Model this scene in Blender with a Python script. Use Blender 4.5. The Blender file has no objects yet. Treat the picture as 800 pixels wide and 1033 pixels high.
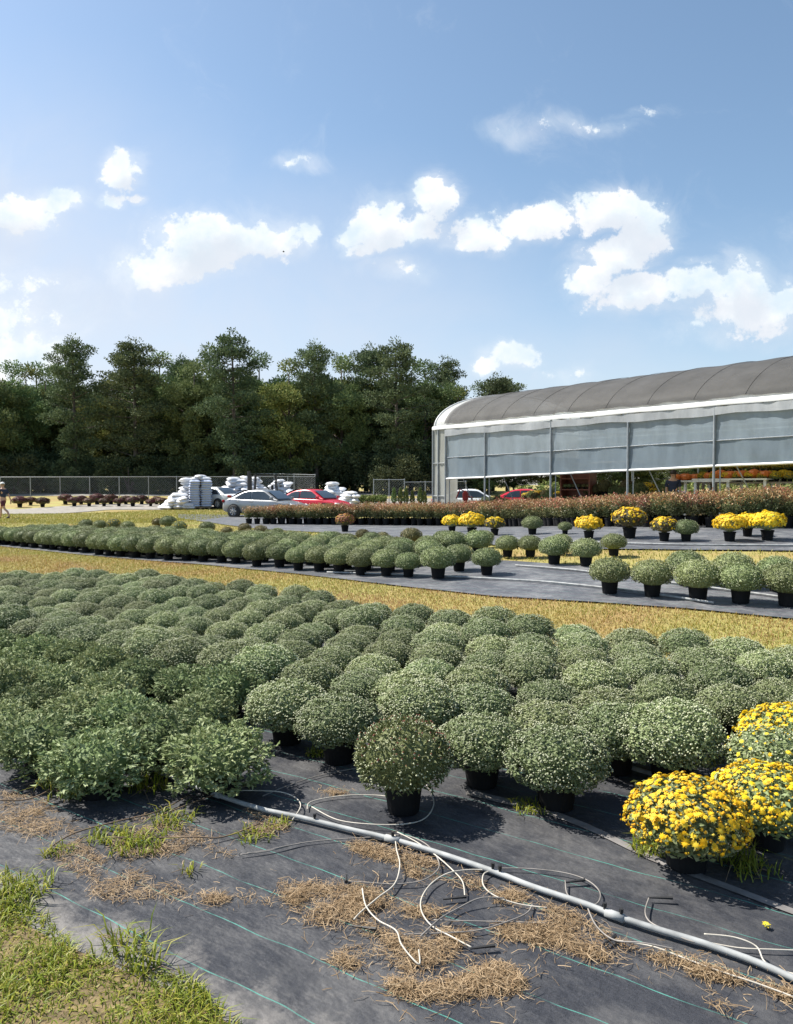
import bpy, math, random
import numpy as np
from mathutils import Vector, Matrix
R = math.radians
random.seed(7); rng = np.random.default_rng(11)
SC = bpy.context.scene
COL = SC.collection

# ------------------------------------------------------------------ camera
CAMZ, FPX, HOR = 1.65, 770.0, 489.0
PITCH = math.atan((516.5 - HOR) / FPX)
cam = bpy.data.cameras.new('camera'); camo = bpy.data.objects.new('camera', cam); COL.objects.link(camo)
camo.location = (0, 0, CAMZ); camo.rotation_euler = (math.pi/2 - PITCH, 0, 0)
cam.sensor_fit = 'HORIZONTAL'; cam.sensor_width = 36; cam.lens = 36 * FPX / 800
cam.clip_start = 0.05; cam.clip_end = 3000
SC.camera = camo

# ------------------------------------------------------------------ world, sun, exposure
SUN_EL, SUN_AZ = R(51), R(-68)        # azimuth from +Y, clockwise positive
world = bpy.data.worlds.new('World'); SC.world = world; world.use_nodes = True
SKY_STRENGTH = 0.098
SUN_STRENGTH = 5.0
EXPOSURE = 0.90
SC.view_settings.view_transform = 'Standard'; SC.view_settings.look = 'None'
SC.view_settings.gamma = 1; SC.view_settings.use_curve_mapping = False
SC.view_settings.exposure = EXPOSURE
sl = bpy.data.lights.new('sun', 'SUN'); sl.energy = SUN_STRENGTH; sl.angle = R(0.53); sl.color = (1, .95, .86)
so = bpy.data.objects.new('sun', sl); COL.objects.link(so)
SDIR = Vector((math.sin(SUN_AZ)*math.cos(SUN_EL), math.cos(SUN_AZ)*math.cos(SUN_EL), math.sin(SUN_EL)))
so.rotation_euler = SDIR.to_track_quat('Z', 'Y').to_euler(); so.location = (0, 0, 60)
SC.cycles.max_bounces = 8; SC.cycles.diffuse_bounces = 2; SC.cycles.transparent_max_bounces = 16
SC.cycles.use_denoising = True

def ray(px, py):
    a, b = (px-400)/FPX, (516.5-py)/FPX
    c, s = math.cos(PITCH), math.sin(PITCH)
    return np.array([a, c + b*s, -s + b*c])

def build_world():
    nt = world.node_tree; N = nt.nodes; L = nt.links; N.clear()
    def nd(t, **k):
        n = N.new(t)
        for a, b in k.items(): setattr(n, a, b)
        return n
    def math2(op, a, b=None, clamp=False):
        n = nd('ShaderNodeMath', operation=op, use_clamp=clamp)
        for i, v in enumerate((a, b)):
            if v is None: continue
            if isinstance(v, (int, float)): n.inputs[i].default_value = v
            else: L.new(v, n.inputs[i])
        return n.outputs[0]
    out = nd('ShaderNodeOutputWorld'); bg = nd('ShaderNodeBackground'); L.new(bg.outputs[0], out.inputs[0])
    bg.inputs[1].default_value = SKY_STRENGTH
    sky = nd('ShaderNodeTexSky', sky_type='NISHITA', sun_disc=False, sun_elevation=SUN_EL, sun_rotation=SUN_AZ)
    sky.altitude = 150; sky.air_density = 1.0; sky.dust_density = 1.0; sky.ozone_density = 2.0
    hs = nd('ShaderNodeHueSaturation'); hs.inputs['Saturation'].default_value = .98; hs.inputs['Value'].default_value = .93; hs.inputs['Hue'].default_value = .492
    L.new(sky.outputs[0], hs.inputs['Color'])
    tc = nd('ShaderNodeTexCoord'); sep = nd('ShaderNodeSeparateXYZ'); L.new(tc.outputs['Generated'], sep.inputs[0])
    # direction on the front half of the sky as slopes (x/y, z/y)
    yy = math2('MAXIMUM', sep.outputs[1], 0.02)
    gx = math2('DIVIDE', sep.outputs[0], yy); gz = math2('DIVIDE', sep.outputs[2], yy)
    cmb = nd('ShaderNodeCombineXYZ'); L.new(gx, cmb.inputs[0]); L.new(gz, cmb.inputs[1])
    def noise(scale, detail, rough, src=None, dist=0.0):
        n = nd('ShaderNodeTexNoise'); n.inputs['Scale'].default_value = scale; n.inputs['Detail'].default_value = detail
        n.inputs['Roughness'].default_value = rough; n.inputs['Distortion'].default_value = dist
        L.new(src or cmb.outputs[0], n.inputs['Vector']); return n
    nw = noise(9, 4, .6)
    w1 = nd('ShaderNodeVectorMath', operation='SUBTRACT'); L.new(nw.outputs['Color'], w1.inputs[0]); w1.inputs[1].default_value = (.5, .5, .5)
    w2 = nd('ShaderNodeVectorMath', operation='SCALE'); L.new(w1.outputs[0], w2.inputs[0]); w2.inputs['Scale'].default_value = .065
    w3 = nd('ShaderNodeVectorMath', operation='ADD'); L.new(cmb.outputs[0], w3.inputs[0]); L.new(w2.outputs[0], w3.inputs[1])
    def field(blobs, src):
        acc = None
        for (px, py, rx, ry, s) in blobs:
            r = ray(px, py)
            sb = nd('ShaderNodeVectorMath', operation='SUBTRACT'); L.new(src, sb.inputs[0]); sb.inputs[1].default_value = (r[0]/r[1], r[2]/r[1], 0)
            ml = nd('ShaderNodeVectorMath', operation='MULTIPLY'); L.new(sb.outputs[0], ml.inputs[0]); ml.inputs[1].default_value = (FPX/(rx*1.12), FPX/(ry*1.15), 0)
            ln = nd('ShaderNodeVectorMath', operation='LENGTH'); L.new(ml.outputs[0], ln.inputs[0])
            mr = nd('ShaderNodeMapRange', interpolation_type='SMOOTHSTEP'); L.new(ln.outputs['Value'], mr.inputs[0])
            mr.inputs[1].default_value = 0.0; mr.inputs[2].default_value = 1.75; mr.inputs[3].default_value = s; mr.inputs[4].default_value = 0
            acc = mr.outputs[0] if acc is None else math2('MAXIMUM', acc, mr.outputs[0])
        return acc
    puffs = [(15,213,44,20,1),(62,200,24,12,1),(120,172,20,22,1),(113,207,12,9,.85),(136,206,9,6,.8),
             (215,240,56,28,1.05),(155,270,40,18,.95),(272,241,44,18,1),(314,236,10,15,.95),(216,222,28,17,1),(195,258,50,20,1),
             (380,225,32,28,1),(437,202,24,20,.95),(425,228,30,14,.9),(365,250,16,12,.9),(355,235,14,14,.9),
             (482,234,34,18,1),(545,222,44,17,1),(612,212,52,22,1.05),(648,232,30,34,1.05),(622,262,40,20,1),(592,282,26,18,.95),
             (640,298,52,19,1),(702,290,42,16,.95),(745,285,26,27,1),(762,310,56,24,.95),(795,300,32,16,.95),
             (515,360,30,15,.95),(488,370,16,9,.8),(30,285,60,16,.55),(10,362,60,26,1),(300,160,24,9,.55),(400,270,34,14,.62),
             (570,378,44,10,.52),(520,131,40,15,.50),(585,122,66,9,.50),(655,112,60,7,.47),(735,335,60,18,.5),(710,268,34,8,.5),
             (120,-80,120,40,.8),(700,-120,140,50,.9),(-160,180,120,60,1),(-120,320,160,60,.9),(960,240,110,50,1),(1000,60,90,40,.8)]
    d = field(puffs, w3.outputs[0])
    nf = noise(30, 12, .66)
    dn = math2('ADD', d, math2('MULTIPLY', math2('SUBTRACT', nf.outputs['Fac'], .5), 1.5))
    mk = nd('ShaderNodeMapRange', interpolation_type='SMOOTHSTEP'); L.new(dn, mk.inputs[0])
    mk.inputs[1].default_value = .43; mk.inputs[2].default_value = .70
    veil = field([(40,320,280,120,.85),(270,335,240,100,.75),(-60,250,230,120,.85),(420,320,140,70,.4),(760,340,160,70,.35),(100,400,560,90,.9),(250,265,180,70,.5),(420,400,300,70,.5),(390,265,90,60,.35)], w3.outputs[0])
    nv = noise(4, 6, .6, dist=.6)
    vm = math2('MULTIPLY', veil, math2('ADD', math2('MULTIPLY', nv.outputs['Fac'], 1.1), .25), True)
    up = nd('ShaderNodeVectorMath', operation='ADD'); L.new(w3.outputs[0], up.inputs[0]); up.inputs[1].default_value = (-.012, .030, 0)
    d_up = math2('ADD', field(puffs[:29], up.outputs[0]), math2('MULTIPLY', math2('SUBTRACT', nf.outputs['Fac'], .5), -.9))
    # cloud colour: bright tops, greyer where thick
    ns = noise(14, 6, .55)
    cr = nd('ShaderNodeValToRGB'); L.new(ns.outputs['Fac'], cr.inputs[0])
    cr.color_ramp.elements[0].position = .36; cr.color_ramp.elements[0].color = (.68, .79, .87, 1)
    cr.color_ramp.elements[1].position = .62; cr.color_ramp.elements[1].color = (.98, .98, .98, 1)
    sh = nd('ShaderNodeMapRange', interpolation_type='SMOOTHSTEP'); L.new(d_up, sh.inputs[0]); sh.inputs[1].default_value = .25; sh.inputs[2].default_value = 1.0; sh.inputs[3].default_value = 0; sh.inputs[4].default_value = .8
    cg = nd('ShaderNodeMix', data_type='RGBA'); L.new(sh.outputs[0], cg.inputs[0]); L.new(cr.outputs[0], cg.inputs[6]); cg.inputs[7].default_value = (.66, .71, .79, 1)
    cs = nd('ShaderNodeVectorMath', operation='SCALE'); L.new(cg.outputs[2], cs.inputs[0]); cs.inputs['Scale'].default_value = .62/SKY_STRENGTH
    m1 = nd('ShaderNodeMix', data_type='RGBA'); L.new(vm, m1.inputs[0]); L.new(hs.outputs[0], m1.inputs[6])
    m1.inputs[7].default_value = (.405/SKY_STRENGTH, .43/SKY_STRENGTH, .485/SKY_STRENGTH, 1)
    nw2 = noise(7, 9, .7, w3.outputs[0], 1.2)
    fr_ = nd('ShaderNodeMapRange', interpolation_type='SMOOTHSTEP'); L.new(math2('ADD', d, math2('MULTIPLY', math2('SUBTRACT', nw2.outputs['Fac'], .5), 1.3)), fr_.inputs[0])
    fr_.inputs[1].default_value = .05; fr_.inputs[2].default_value = .95; fr_.inputs[4].default_value = .5
    mask = math2('MAXIMUM', mk.outputs[0], fr_.outputs[0])
    m2 = nd('ShaderNodeMix', data_type='RGBA'); L.new(mask, m2.inputs[0]); L.new(m1.outputs[2], m2.inputs[6]); L.new(cs.outputs[0], m2.inputs[7])
    L.new(m2.outputs[2], bg.inputs[0])
build_world()

# ------------------------------------------------------------------ terrain
def sstep(t):
    t = np.clip(t, 0, 1); return t*t*(3-2*t)
def G(x, y):
    x = np.asarray(x, float); y = np.asarray(y, float)
    dx = np.where(x > 9, (x-9)*.25, x-9); dy = y-17
    b = .75*np.exp(-.5*(dx*dx+dy*dy)/6.5**2)
    far = .85*sstep((y-44)/34)
    return b + far
def at(px, py):
    r = ray(px, py); o = np.array([0, 0, CAMZ])
    t0, t = 1.0, 1.0
    while t < 400:
        p = o + r*t
        if p[2] <= G(p[0], p[1]): break
        t0 = t; t *= 1.01
    a, b = t0, t
    for _ in range(30):
        m = (a+b)/2; p = o + r*m
        if p[2] <= G(p[0], p[1]): b = m
        else: a = m
    p = o + r*b
    return Vector((p[0], p[1], float(G(p[0], p[1]))))
def proj(p):
    x, y, z = p[0], p[1], p[2]-CAMZ
    c, s = math.cos(PITCH), math.sin(PITCH)
    dpt = y*c - z*s; up = y*s + z*c
    return 400+FPX*x/dpt, 516.5-FPX*up/dpt, dpt
def gz(x, y): return float(G(x, y))
U = Vector((.833, -.553)); V = Vector((.553, .833))      # along / across the planting beds
def uv(u, v): return U*u + V*v

# ------------------------------------------------------------------ mesh helpers
def raw_mesh(name, verts, faces, mats, midx=None, smooth=False):
    verts = np.asarray(verts, dtype=np.float32).reshape(-1, 3)
    me = bpy.data.meshes.new(name)
    if isinstance(faces, np.ndarray):
        k = faces.shape[1]; nf = len(faces)
        me.vertices.add(len(verts)); me.vertices.foreach_set('co', verts.ravel())
        me.loops.add(nf*k); me.loops.foreach_set('vertex_index', faces.astype(np.int32).ravel())
        me.polygons.add(nf); me.polygons.foreach_set('loop_start', np.arange(0, nf*k, k, dtype=np.int32))
    else:
        me.from_pydata(verts.tolist(), [], [list(f) for f in faces])
    for m in (mats if isinstance(mats, (list, tuple)) else [mats]): me.materials.append(m)
    if midx is not None: me.polygons.foreach_set('material_index', np.asarray(midx, dtype=np.int32))
    if smooth: me.polygons.foreach_set('use_smooth', np.ones(len(me.polygons), dtype=bool))
    me.update(calc_edges=True); me.validate()
    return me
def link(name, me, parent=None, loc=None):
    o = bpy.data.objects.new(name, me); COL.objects.link(o)
    if parent: o.parent = parent
    if loc is not None: o.location = loc
    return o
def empty(name, loc=(0,0,0), rz=0, label=None, cat=None, group=None):
    o = bpy.data.objects.new(name, None); COL.objects.link(o); o.location = loc; o.rotation_euler = (0, 0, rz)
    o.empty_display_size = .1
    tag(o, label, cat, group); return o
def tag(o, label=None, cat=None, group=None, kind=None):
    if label: o['label'] = label
    if cat: o['category'] = cat
    if group: o['group'] = group
    if kind: o['kind'] = kind
    return o
def dup(root, loc, rz, label=None, group=None, scale=None):
    c = root.copy(); COL.objects.link(c); c.location = loc; c.rotation_euler = (0, 0, rz)
    if scale is not None: c.scale = scale
    if label: c['label'] = label
    if group: c['group'] = group
    for ch in list(root.children):
        k = ch.copy(); COL.objects.link(k); k.parent = c
        for g in ch.children:
            d = g.copy(); COL.objects.link(d); d.parent = k
    return c

class MB:
    def __init__(s): s.v = []; s.f = []; s.m = []
    def add(s, vs, fs, m=0):
        b = len(s.v); s.v += [tuple(v) for v in vs]; s.f += [tuple(i+b for i in f) for f in fs]; s.m += [m]*len(fs); return s
    def box(s, c, size, m=0, rot=None):
        x, y, z = (d/2 for d in size); vs = []
        for k in (-z, z):
            for (a, b) in ((-x,-y),(x,-y),(x,y),(-x,y)):
                p = Vector((a, b, k))
                if rot is not None: p = rot @ p
                vs.append(p + Vector(c))
        return s.add(vs, [(3,2,1,0),(4,5,6,7),(0,1,5,4),(1,2,6,5),(2,3,7,6),(3,0,4,7)], m)
    def tube(s, pts, r, n=8, m=0, caps=True):
        pts = [Vector(p) for p in pts]; rs = r if isinstance(r, (list, tuple)) else [r]*len(pts)
        vs = []; fs = []; prev = None
        for i, p in enumerate(pts):
            t = (pts[min(i+1, len(pts)-1)] - pts[max(i-1, 0)])
            t = t.normalized() if t.length > 1e-9 else Vector((0,0,1))
            ref = prev if prev is not None else (Vector((0,0,1)) if abs(t.z) < .9 else Vector((1,0,0)))
            a = (ref - t*ref.dot(t)); a = a.normalized() if a.length > 1e-6 else t.orthogonal().normalized()
            b = t.cross(a); prev = a
            for k in range(n):
                an = 2*math.pi*k/n; vs.append(p + (a*math.cos(an) + b*math.sin(an))*rs[i])
        for i in range(len(pts)-1):
            for k in range(n):
                fs.append((i*n+k, i*n+(k+1)%n, (i+1)*n+(k+1)%n, (i+1)*n+k))
        if caps:
            fs.append(tuple(reversed(range(n)))); fs.append(tuple(range((len(pts)-1)*n, len(pts)*n)))
        return s.add(vs, fs, m)
    def lathe(s, prof, n=20, m=0, mat=None):
        vs = []; fs = []
        for (r, z) in prof:
            for k in range(n):
                a = 2*math.pi*k/n; p = Vector((r*math.cos(a), r*math.sin(a), z)); vs.append(mat @ p if mat is not None else p)
        for i in range(len(prof)-1):
            for k in range(n): fs.append((i*n+k, i*n+(k+1)%n, (i+1)*n+(k+1)%n, (i+1)*n+k))
        return s.add(vs, fs, m)
    def grid(s, P, m=0):     # P[i][j]
        a, b = len(P), len(P[0]); vs = [p for row in P for p in row]
        fs = [(i*b+j, i*b+j+1, (i+1)*b+j+1, (i+1)*b+j) for i in range(a-1) for j in range(b-1)]
        return s.add(vs, fs, m)
    def build(s, name, mats, parent=None, smooth=False, bevel=0):
        o = link(name, raw_mesh(name, s.v, s.f, mats, s.m, smooth), parent)
        if bevel:
            md = o.modifiers.new('bevel', 'BEVEL'); md.width = bevel; md.segments = 2; md.limit_method = 'ANGLE'
        return o

def smooth_path(pts, n=6):
    P = [Vector(p) for p in pts]; out = []
    for i in range(len(P)-1):
        p0, p1, p2, p3 = P[max(i-1,0)], P[i], P[i+1], P[min(i+2,len(P)-1)]
        for k in range(n):
            t = k/n
            out.append(.5*((2*p1)+(p2-p0)*t+(2*p0-5*p1+4*p2-p3)*t*t+(3*p1-p0-3*p2+p3)*t**3))
    out.append(P[-1]); return out

def norm(a): return a/np.maximum(np.linalg.norm(a, axis=-1, keepdims=True), 1e-9)
def leaves(pos, axis, nrm, ln, wd, fold=.25):
    """diamond leaves with a folded midrib: base, left, tip, right"""
    n = len(pos); axis = norm(axis); side = norm(np.cross(axis, nrm)); nn = norm(np.cross(side, axis))
    ln = np.broadcast_to(ln, (n,))[:, None]; wd = np.broadcast_to(wd, (n,))[:, None]
    b = pos; t = pos + axis*ln - nn*ln*.12; mid = pos + axis*ln*.45
    l = mid + side*wd*.5 + nn*wd*fold; r = mid - side*wd*.5 + nn*wd*fold
    v = np.stack([b, l, t, r], 1).reshape(-1, 3)
    i = np.arange(n)[:, None]*4
    f = np.concatenate([i+np.array([[0, 2, 1]]), i+np.array([[0, 3, 2]])], 0).astype(np.int32)
    return v, f
def balls(pos, r):
    """tiny octahedra"""
    n = len(pos); r = np.broadcast_to(r, (n,))[:, None, None]
    o = np.array([[1,0,0],[-1,0,0],[0,1,0],[0,-1,0],[0,0,1],[0,0,-1]], float)
    v = (pos[:, None, :] + o[None]*r).reshape(-1, 3)
    tri = np.array([[0,2,4],[2,1,4],[1,3,4],[3,0,4],[2,0,5],[1,2,5],[3,1,5],[0,3,5]])
    f = (np.arange(n)[:, None, None]*6 + tri[None]).reshape(-1, 3).astype(np.int32)
    return v, f
def blooms(pos, nrm, r, petals=9):
    """flower heads: a drooping outer star of petals and a smaller raised inner one"""
    n = len(pos); nrm = norm(nrm); a = norm(np.cross(nrm, rng.normal(size=(n, 3)))); b = np.cross(nrm, a)
    r = np.broadcast_to(r, (n,)); k2 = petals*2; cols = []; tri = []; base = 0
    for (sc, lift, droop, notch, tw) in ((1.0, .10, -.10, .62, 0.0), (.62, .30, .02, .55, .3)):
        cols.append(pos + nrm*(r*lift)[:, None])
        for j in range(k2):
            an = 2*math.pi*j/k2+tw; rad = r*sc*(1 if j % 2 == 0 else notch)*rng.uniform(.85, 1.15, n)
            cols.append(pos + (a*math.cos(an)+b*math.sin(an))*rad[:, None] + nrm*(r*(droop+lift*.6 if j % 2 == 0 else lift*.9))[:, None])
        tri += [[base, base+1+j, base+1+(j+1) % k2] for j in range(k2)]; base += k2+1
    v = np.stack(cols, 1).reshape(-1, 3)
    f = (np.arange(n)[:, None, None]*base+np.array(tri)[None]).reshape(-1, 3).astype(np.int32)
    return v, f
def merge(parts):
    vs, fs, ms, b = [], [], [], 0
    for (v, f, m) in parts:
        vs.append(v); fs.append(f+b); ms.append(np.full(len(f), m)); b += len(v)
    return np.concatenate(vs), np.concatenate(fs), np.concatenate(ms)
def usphere(n):
    return norm(rng.normal(size=(n, 3)))

# ------------------------------------------------------------------ materials
def new_mat(name):
    m = bpy.data.materials.new(name); m.use_nodes = True; nt = m.node_tree; nt.nodes.clear()
    return m, nt
def plain(name, col, rough=.6, metal=0, var=.12, scale=6, bump=0, bscale=60, spec=.5):
    m, nt = new_mat(name); N = nt.nodes; L = nt.links
    o = N.new('ShaderNodeOutputMaterial'); p = N.new('ShaderNodeBsdfPrincipled'); L.new(p.outputs[0], o.inputs[0])
    p.inputs['Roughness'].default_value = rough; p.inputs['Metallic'].default_value = metal; p.inputs['Specular IOR Level'].default_value = spec
    tc = N.new('ShaderNodeTexCoord'); nz = N.new('ShaderNodeTexNoise'); nz.inputs['Scale'].default_value = scale; nz.inputs['Detail'].default_value = 5
    L.new(tc.outputs['Object'], nz.inputs['Vector'])
    cr = N.new('ShaderNodeValToRGB'); L.new(nz.outputs['Fac'], cr.inputs[0])
    cr.color_ramp.elements[0].position = .3; cr.color_ramp.elements[1].position = .7
    cr.color_ramp.elements[0].color = tuple(c*(1-var) for c in col)+(1,); cr.color_ramp.elements[1].color = tuple(min(1, c*(1+var)) for c in col)+(1,)
    L.new(cr.outputs[0], p.inputs['Base Color'])
    if bump:
        n2 = N.new('ShaderNodeTexNoise'); n2.inputs['Scale'].default_value = bscale; L.new(tc.outputs['Object'], n2.inputs['Vector'])
        bp = N.new('ShaderNodeBump'); bp.inputs['Strength'].default_value = bump; bp.inputs['Distance'].default_value = .02
        L.new(n2.outputs['Fac'], bp.inputs['Height']); L.new(bp.outputs[0], p.inputs['Normal'])
    return m
def leafm(name, cols, transl=.25, rough=.5, hue=.03, val=.25, gloss=.3):
    """leaf material: each leaf its own tint, each plant slightly its own hue"""
    m, nt = new_mat(name); N = nt.nodes; L = nt.links
    o = N.new('ShaderNodeOutputMaterial'); geo = N.new('ShaderNodeNewGeometry'); oi = N.new('ShaderNodeObjectInfo')
    cr = N.new('ShaderNodeValToRGB'); L.new(geo.outputs['Random Per Island'], cr.inputs[0])
    while len(cr.color_ramp.elements) < len(cols): cr.color_ramp.elements.new(.5)
    for i, c in enumerate(cols):
        e = cr.color_ramp.elements[i]; e.position = i/max(1, len(cols)-1); e.color = tuple(c)+(1,)
    hs = N.new('ShaderNodeHueSaturation'); L.new(cr.outputs[0], hs.inputs['Color'])
    for sock, a, b in (('Hue', .5-hue, .5+hue), ('Value', 1-val, 1+val)):
        mr = N.new('ShaderNodeMapRange'); mr.inputs[3].default_value = a; mr.inputs[4].default_value = b
        if sock == 'Hue': L.new(oi.outputs['Random'], mr.inputs[0])
        else:
            fr = N.new('ShaderNodeMath'); fr.operation = 'FRACT'; mu = N.new('ShaderNodeMath'); mu.operation = 'MULTIPLY'; mu.inputs[1].default_value = 7.31
            L.new(oi.outputs['Random'], mu.inputs[0]); L.new(mu.outputs[0], fr.inputs[0]); L.new(fr.outputs[0], mr.inputs[0])
        L.new(mr.outputs[0], hs.inputs[sock])
    p = N.new('ShaderNodeBsdfPrincipled'); p.inputs['Roughness'].default_value = rough; p.inputs['Specular IOR Level'].default_value = gloss
    L.new(hs.outputs[0], p.inputs['Base Color'])
    t = N.new('ShaderNodeBsdfTranslucent'); L.new(hs.outputs[0], t.inputs[0])
    mx = N.new('ShaderNodeMixShader'); mx.inputs[0].default_value = transl
    L.new(p.outputs[0], mx.inputs[1]); L.new(t.outputs[0], mx.inputs[2]); L.new(mx.outputs[0], o.inputs[0])
    return m

M = {}
M['pot'] = plain('black_plastic', (.009,.009,.010), .75, var=.3, scale=10, spec=.2)
M['soil'] = plain('soil', (.03,.02,.012), .9, var=.4, scale=30)
M['mum'] = leafm('mum_leaf', [(.125,.165,.062),(.205,.25,.108),(.31,.345,.18)], .15, .6, hue=.012)
M['bud'] = leafm('mum_bud', [(.38,.41,.24),(.48,.50,.32),(.58,.59,.42)], .1, .6, hue=.01)
M['lone'] = leafm('olive_mum_leaf', [(.065,.085,.028),(.115,.135,.05),(.18,.19,.085)], .15, .6)
M['redbud'] = leafm('mum_red_bud', [(.10,.03,.02),(.16,.05,.03),(.13,.15,.06)], .1, .6)
M['leafy'] = leafm('broad_leaf', [(.12,.165,.062),(.20,.245,.11),(.31,.345,.19)], .15, .6, hue=.012, gloss=.15)
M['dome'] = leafm('dome_leaf', [(.125,.155,.058),(.18,.22,.09),(.25,.285,.14)], .15, .6, hue=.014)
M['olive'] = leafm('olive_leaf', [(.10,.11,.04),(.15,.145,.06),(.20,.16,.07)], .15, .55, hue=.015)
M['yellow'] = leafm('yellow_petal', [(.80,.50,.012),(.88,.62,.02),(.92,.74,.08)], .25, .6, hue=.006, val=.06)
M['orange'] = leafm('orange_bud', [(.66,.34,.012),(.78,.48,.015),(.5,.42,.06)], .2, .6, hue=.006, val=.06)
M['pinkpet'] = leafm('faded_petal', [(.42,.16,.08),(.5,.2,.12),(.36,.2,.05)], .2, .6)
M['maroon'] = leafm('maroon_petal', [(.09,.015,.02),(.14,.025,.03),(.06,.05,.02)], .2, .6, val=.3)
M['photg'] = leafm('shrub_green_leaf', [(.10,.125,.045),(.16,.17,.075),(.22,.21,.10)], .2, .4)
M['photr'] = leafm('shrub_red_leaf', [(.34,.13,.07),(.44,.22,.12),(.32,.25,.11),(.46,.28,.16)], .25, .4, val=.2)
M['pine'] = leafm('pine_needles', [(.075,.11,.058),(.12,.16,.08),(.17,.21,.105)], .15, .7, hue=.02, gloss=.1)
M['broad'] = leafm('tree_leaf', [(.098,.145,.06),(.15,.20,.083),(.205,.25,.11)], .2, .7, hue=.025, gloss=.1)
M['ochre'] = leafm('turning_leaf', [(.10,.14,.045),(.16,.19,.06),(.24,.245,.085)], .22, .7, hue=.02, gloss=.1)
M['under'] = leafm('shade_darkened_understory_leaf', [(.045,.066,.034),(.075,.10,.048),(.11,.13,.062)], .15, .7, gloss=.1)  # leaf colour darkened to stand in for shade at the foot of the trees
M['bark'] = plain('bark', (.11,.09,.075), .9, var=.4, scale=4, bump=.5, bscale=14)
M['grassg'] = leafm('green_grass', [(.12,.17,.014),(.21,.25,.024),(.33,.30,.05)], .3, .5, hue=0, val=0)
M['grassd'] = leafm('dry_grass', [(.24,.165,.032),(.33,.235,.055),(.40,.30,.085),(.20,.19,.035)], .25, .6, hue=0, val=0)
M['grassr'] = leafm('rusty_grass', [(.24,.13,.045),(.32,.19,.075),(.40,.26,.11)], .25, .6, hue=0, val=0)
M['grassf'] = leafm('field_grass', [(.18,.195,.03),(.27,.265,.048),(.36,.31,.08)], .25, .6, hue=0, val=0)
M['straw'] = leafm('dead_straw', [(.16,.10,.05),(.29,.20,.11),(.43,.32,.20)], .15, .7, hue=0, val=0)
M['stem'] = plain('dead_stem', (.16,.11,.07), .8)
M['pvc'] = plain('weathered_pvc', (.29,.30,.30), .7, var=.3, scale=14)
M['tube'] = plain('drip_tubing', (.50,.46,.39), .5, var=.2, scale=12)
M['tubed'] = plain('dark_tubing', (.22,.20,.18), .5, var=.3, scale=12)
M['blk'] = plain('black_rubber', (.015,.015,.016), .6)
M['steel'] = plain('galvanised_steel', (.33,.35,.37), .45, .5, var=.15)
M['white'] = plain('white_film', (.78,.78,.77), .45, var=.05, scale=2)
M['bag'] = plain('white_bag_film', (.66,.67,.70), .35, var=.12, scale=3, bump=.5, bscale=5)
M['bagshade'] = plain('blue_shaded_white_bag_film', (.40,.46,.60), .35, var=.15, scale=3, bump=.5, bscale=5)  # white bag film with its bluish shade put into the colour
M['wood'] = plain('weathered_wood', (.28,.20,.13), .8, var=.25, scale=5)
M['redwood'] = plain('red_brown_wood', (.16,.05,.03), .6, var=.2)
M['silver'] = plain('silver_car_paint', (.25,.26,.27), .3, .5, var=.02)
M['red'] = plain('red_car_paint', (.50,.025,.045), .25, .1, var=.03)
M['wpaint'] = plain('white_car_paint', (.72,.74,.76), .25, 0, var=.02)
M['glass'] = plain('dark_window_glass', (.03,.04,.05), .06, 0, var=.1, spec=.8)
M['tyre'] = plain('tyre_rubber', (.02,.02,.02), .8)
M['rim'] = plain('alloy_rim', (.45,.45,.46), .35, .7)
M['lens'] = plain('lamp_lens', (.6,.6,.58), .1)
M['tail'] = plain('tail_lens', (.35,.01,.01), .15)
M['forkm'] = plain('forklift_black', (.03,.032,.04), .5)
M['forky'] = plain('forklift_body_grey', (.2,.2,.21), .5)
M['skin'] = plain('skin', (.50,.30,.21), .5, var=.05)
M['navy'] = plain('navy_cloth', (.02,.028,.06), .8)
M['maroonc'] = plain('maroon_cloth', (.10,.02,.03), .8)
M['hair'] = plain('light_brown_hair', (.28,.19,.10), .6)
M['dhair'] = plain('dark_hair', (.03,.02,.015), .6)
M['capw'] = plain('white_cap', (.7,.7,.68), .7)
M['pump'] = plain('pumpkin_skin', (.62,.16,.02), .45, var=.2, scale=4)
M['redp'] = plain('red_enamel', (.45,.03,.03), .4)
M['tablem'] = plain('bench_wood', (.20,.17,.14), .7)
M['gpot'] = plain('dark_green_plastic', (.03,.06,.055), .5)

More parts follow.
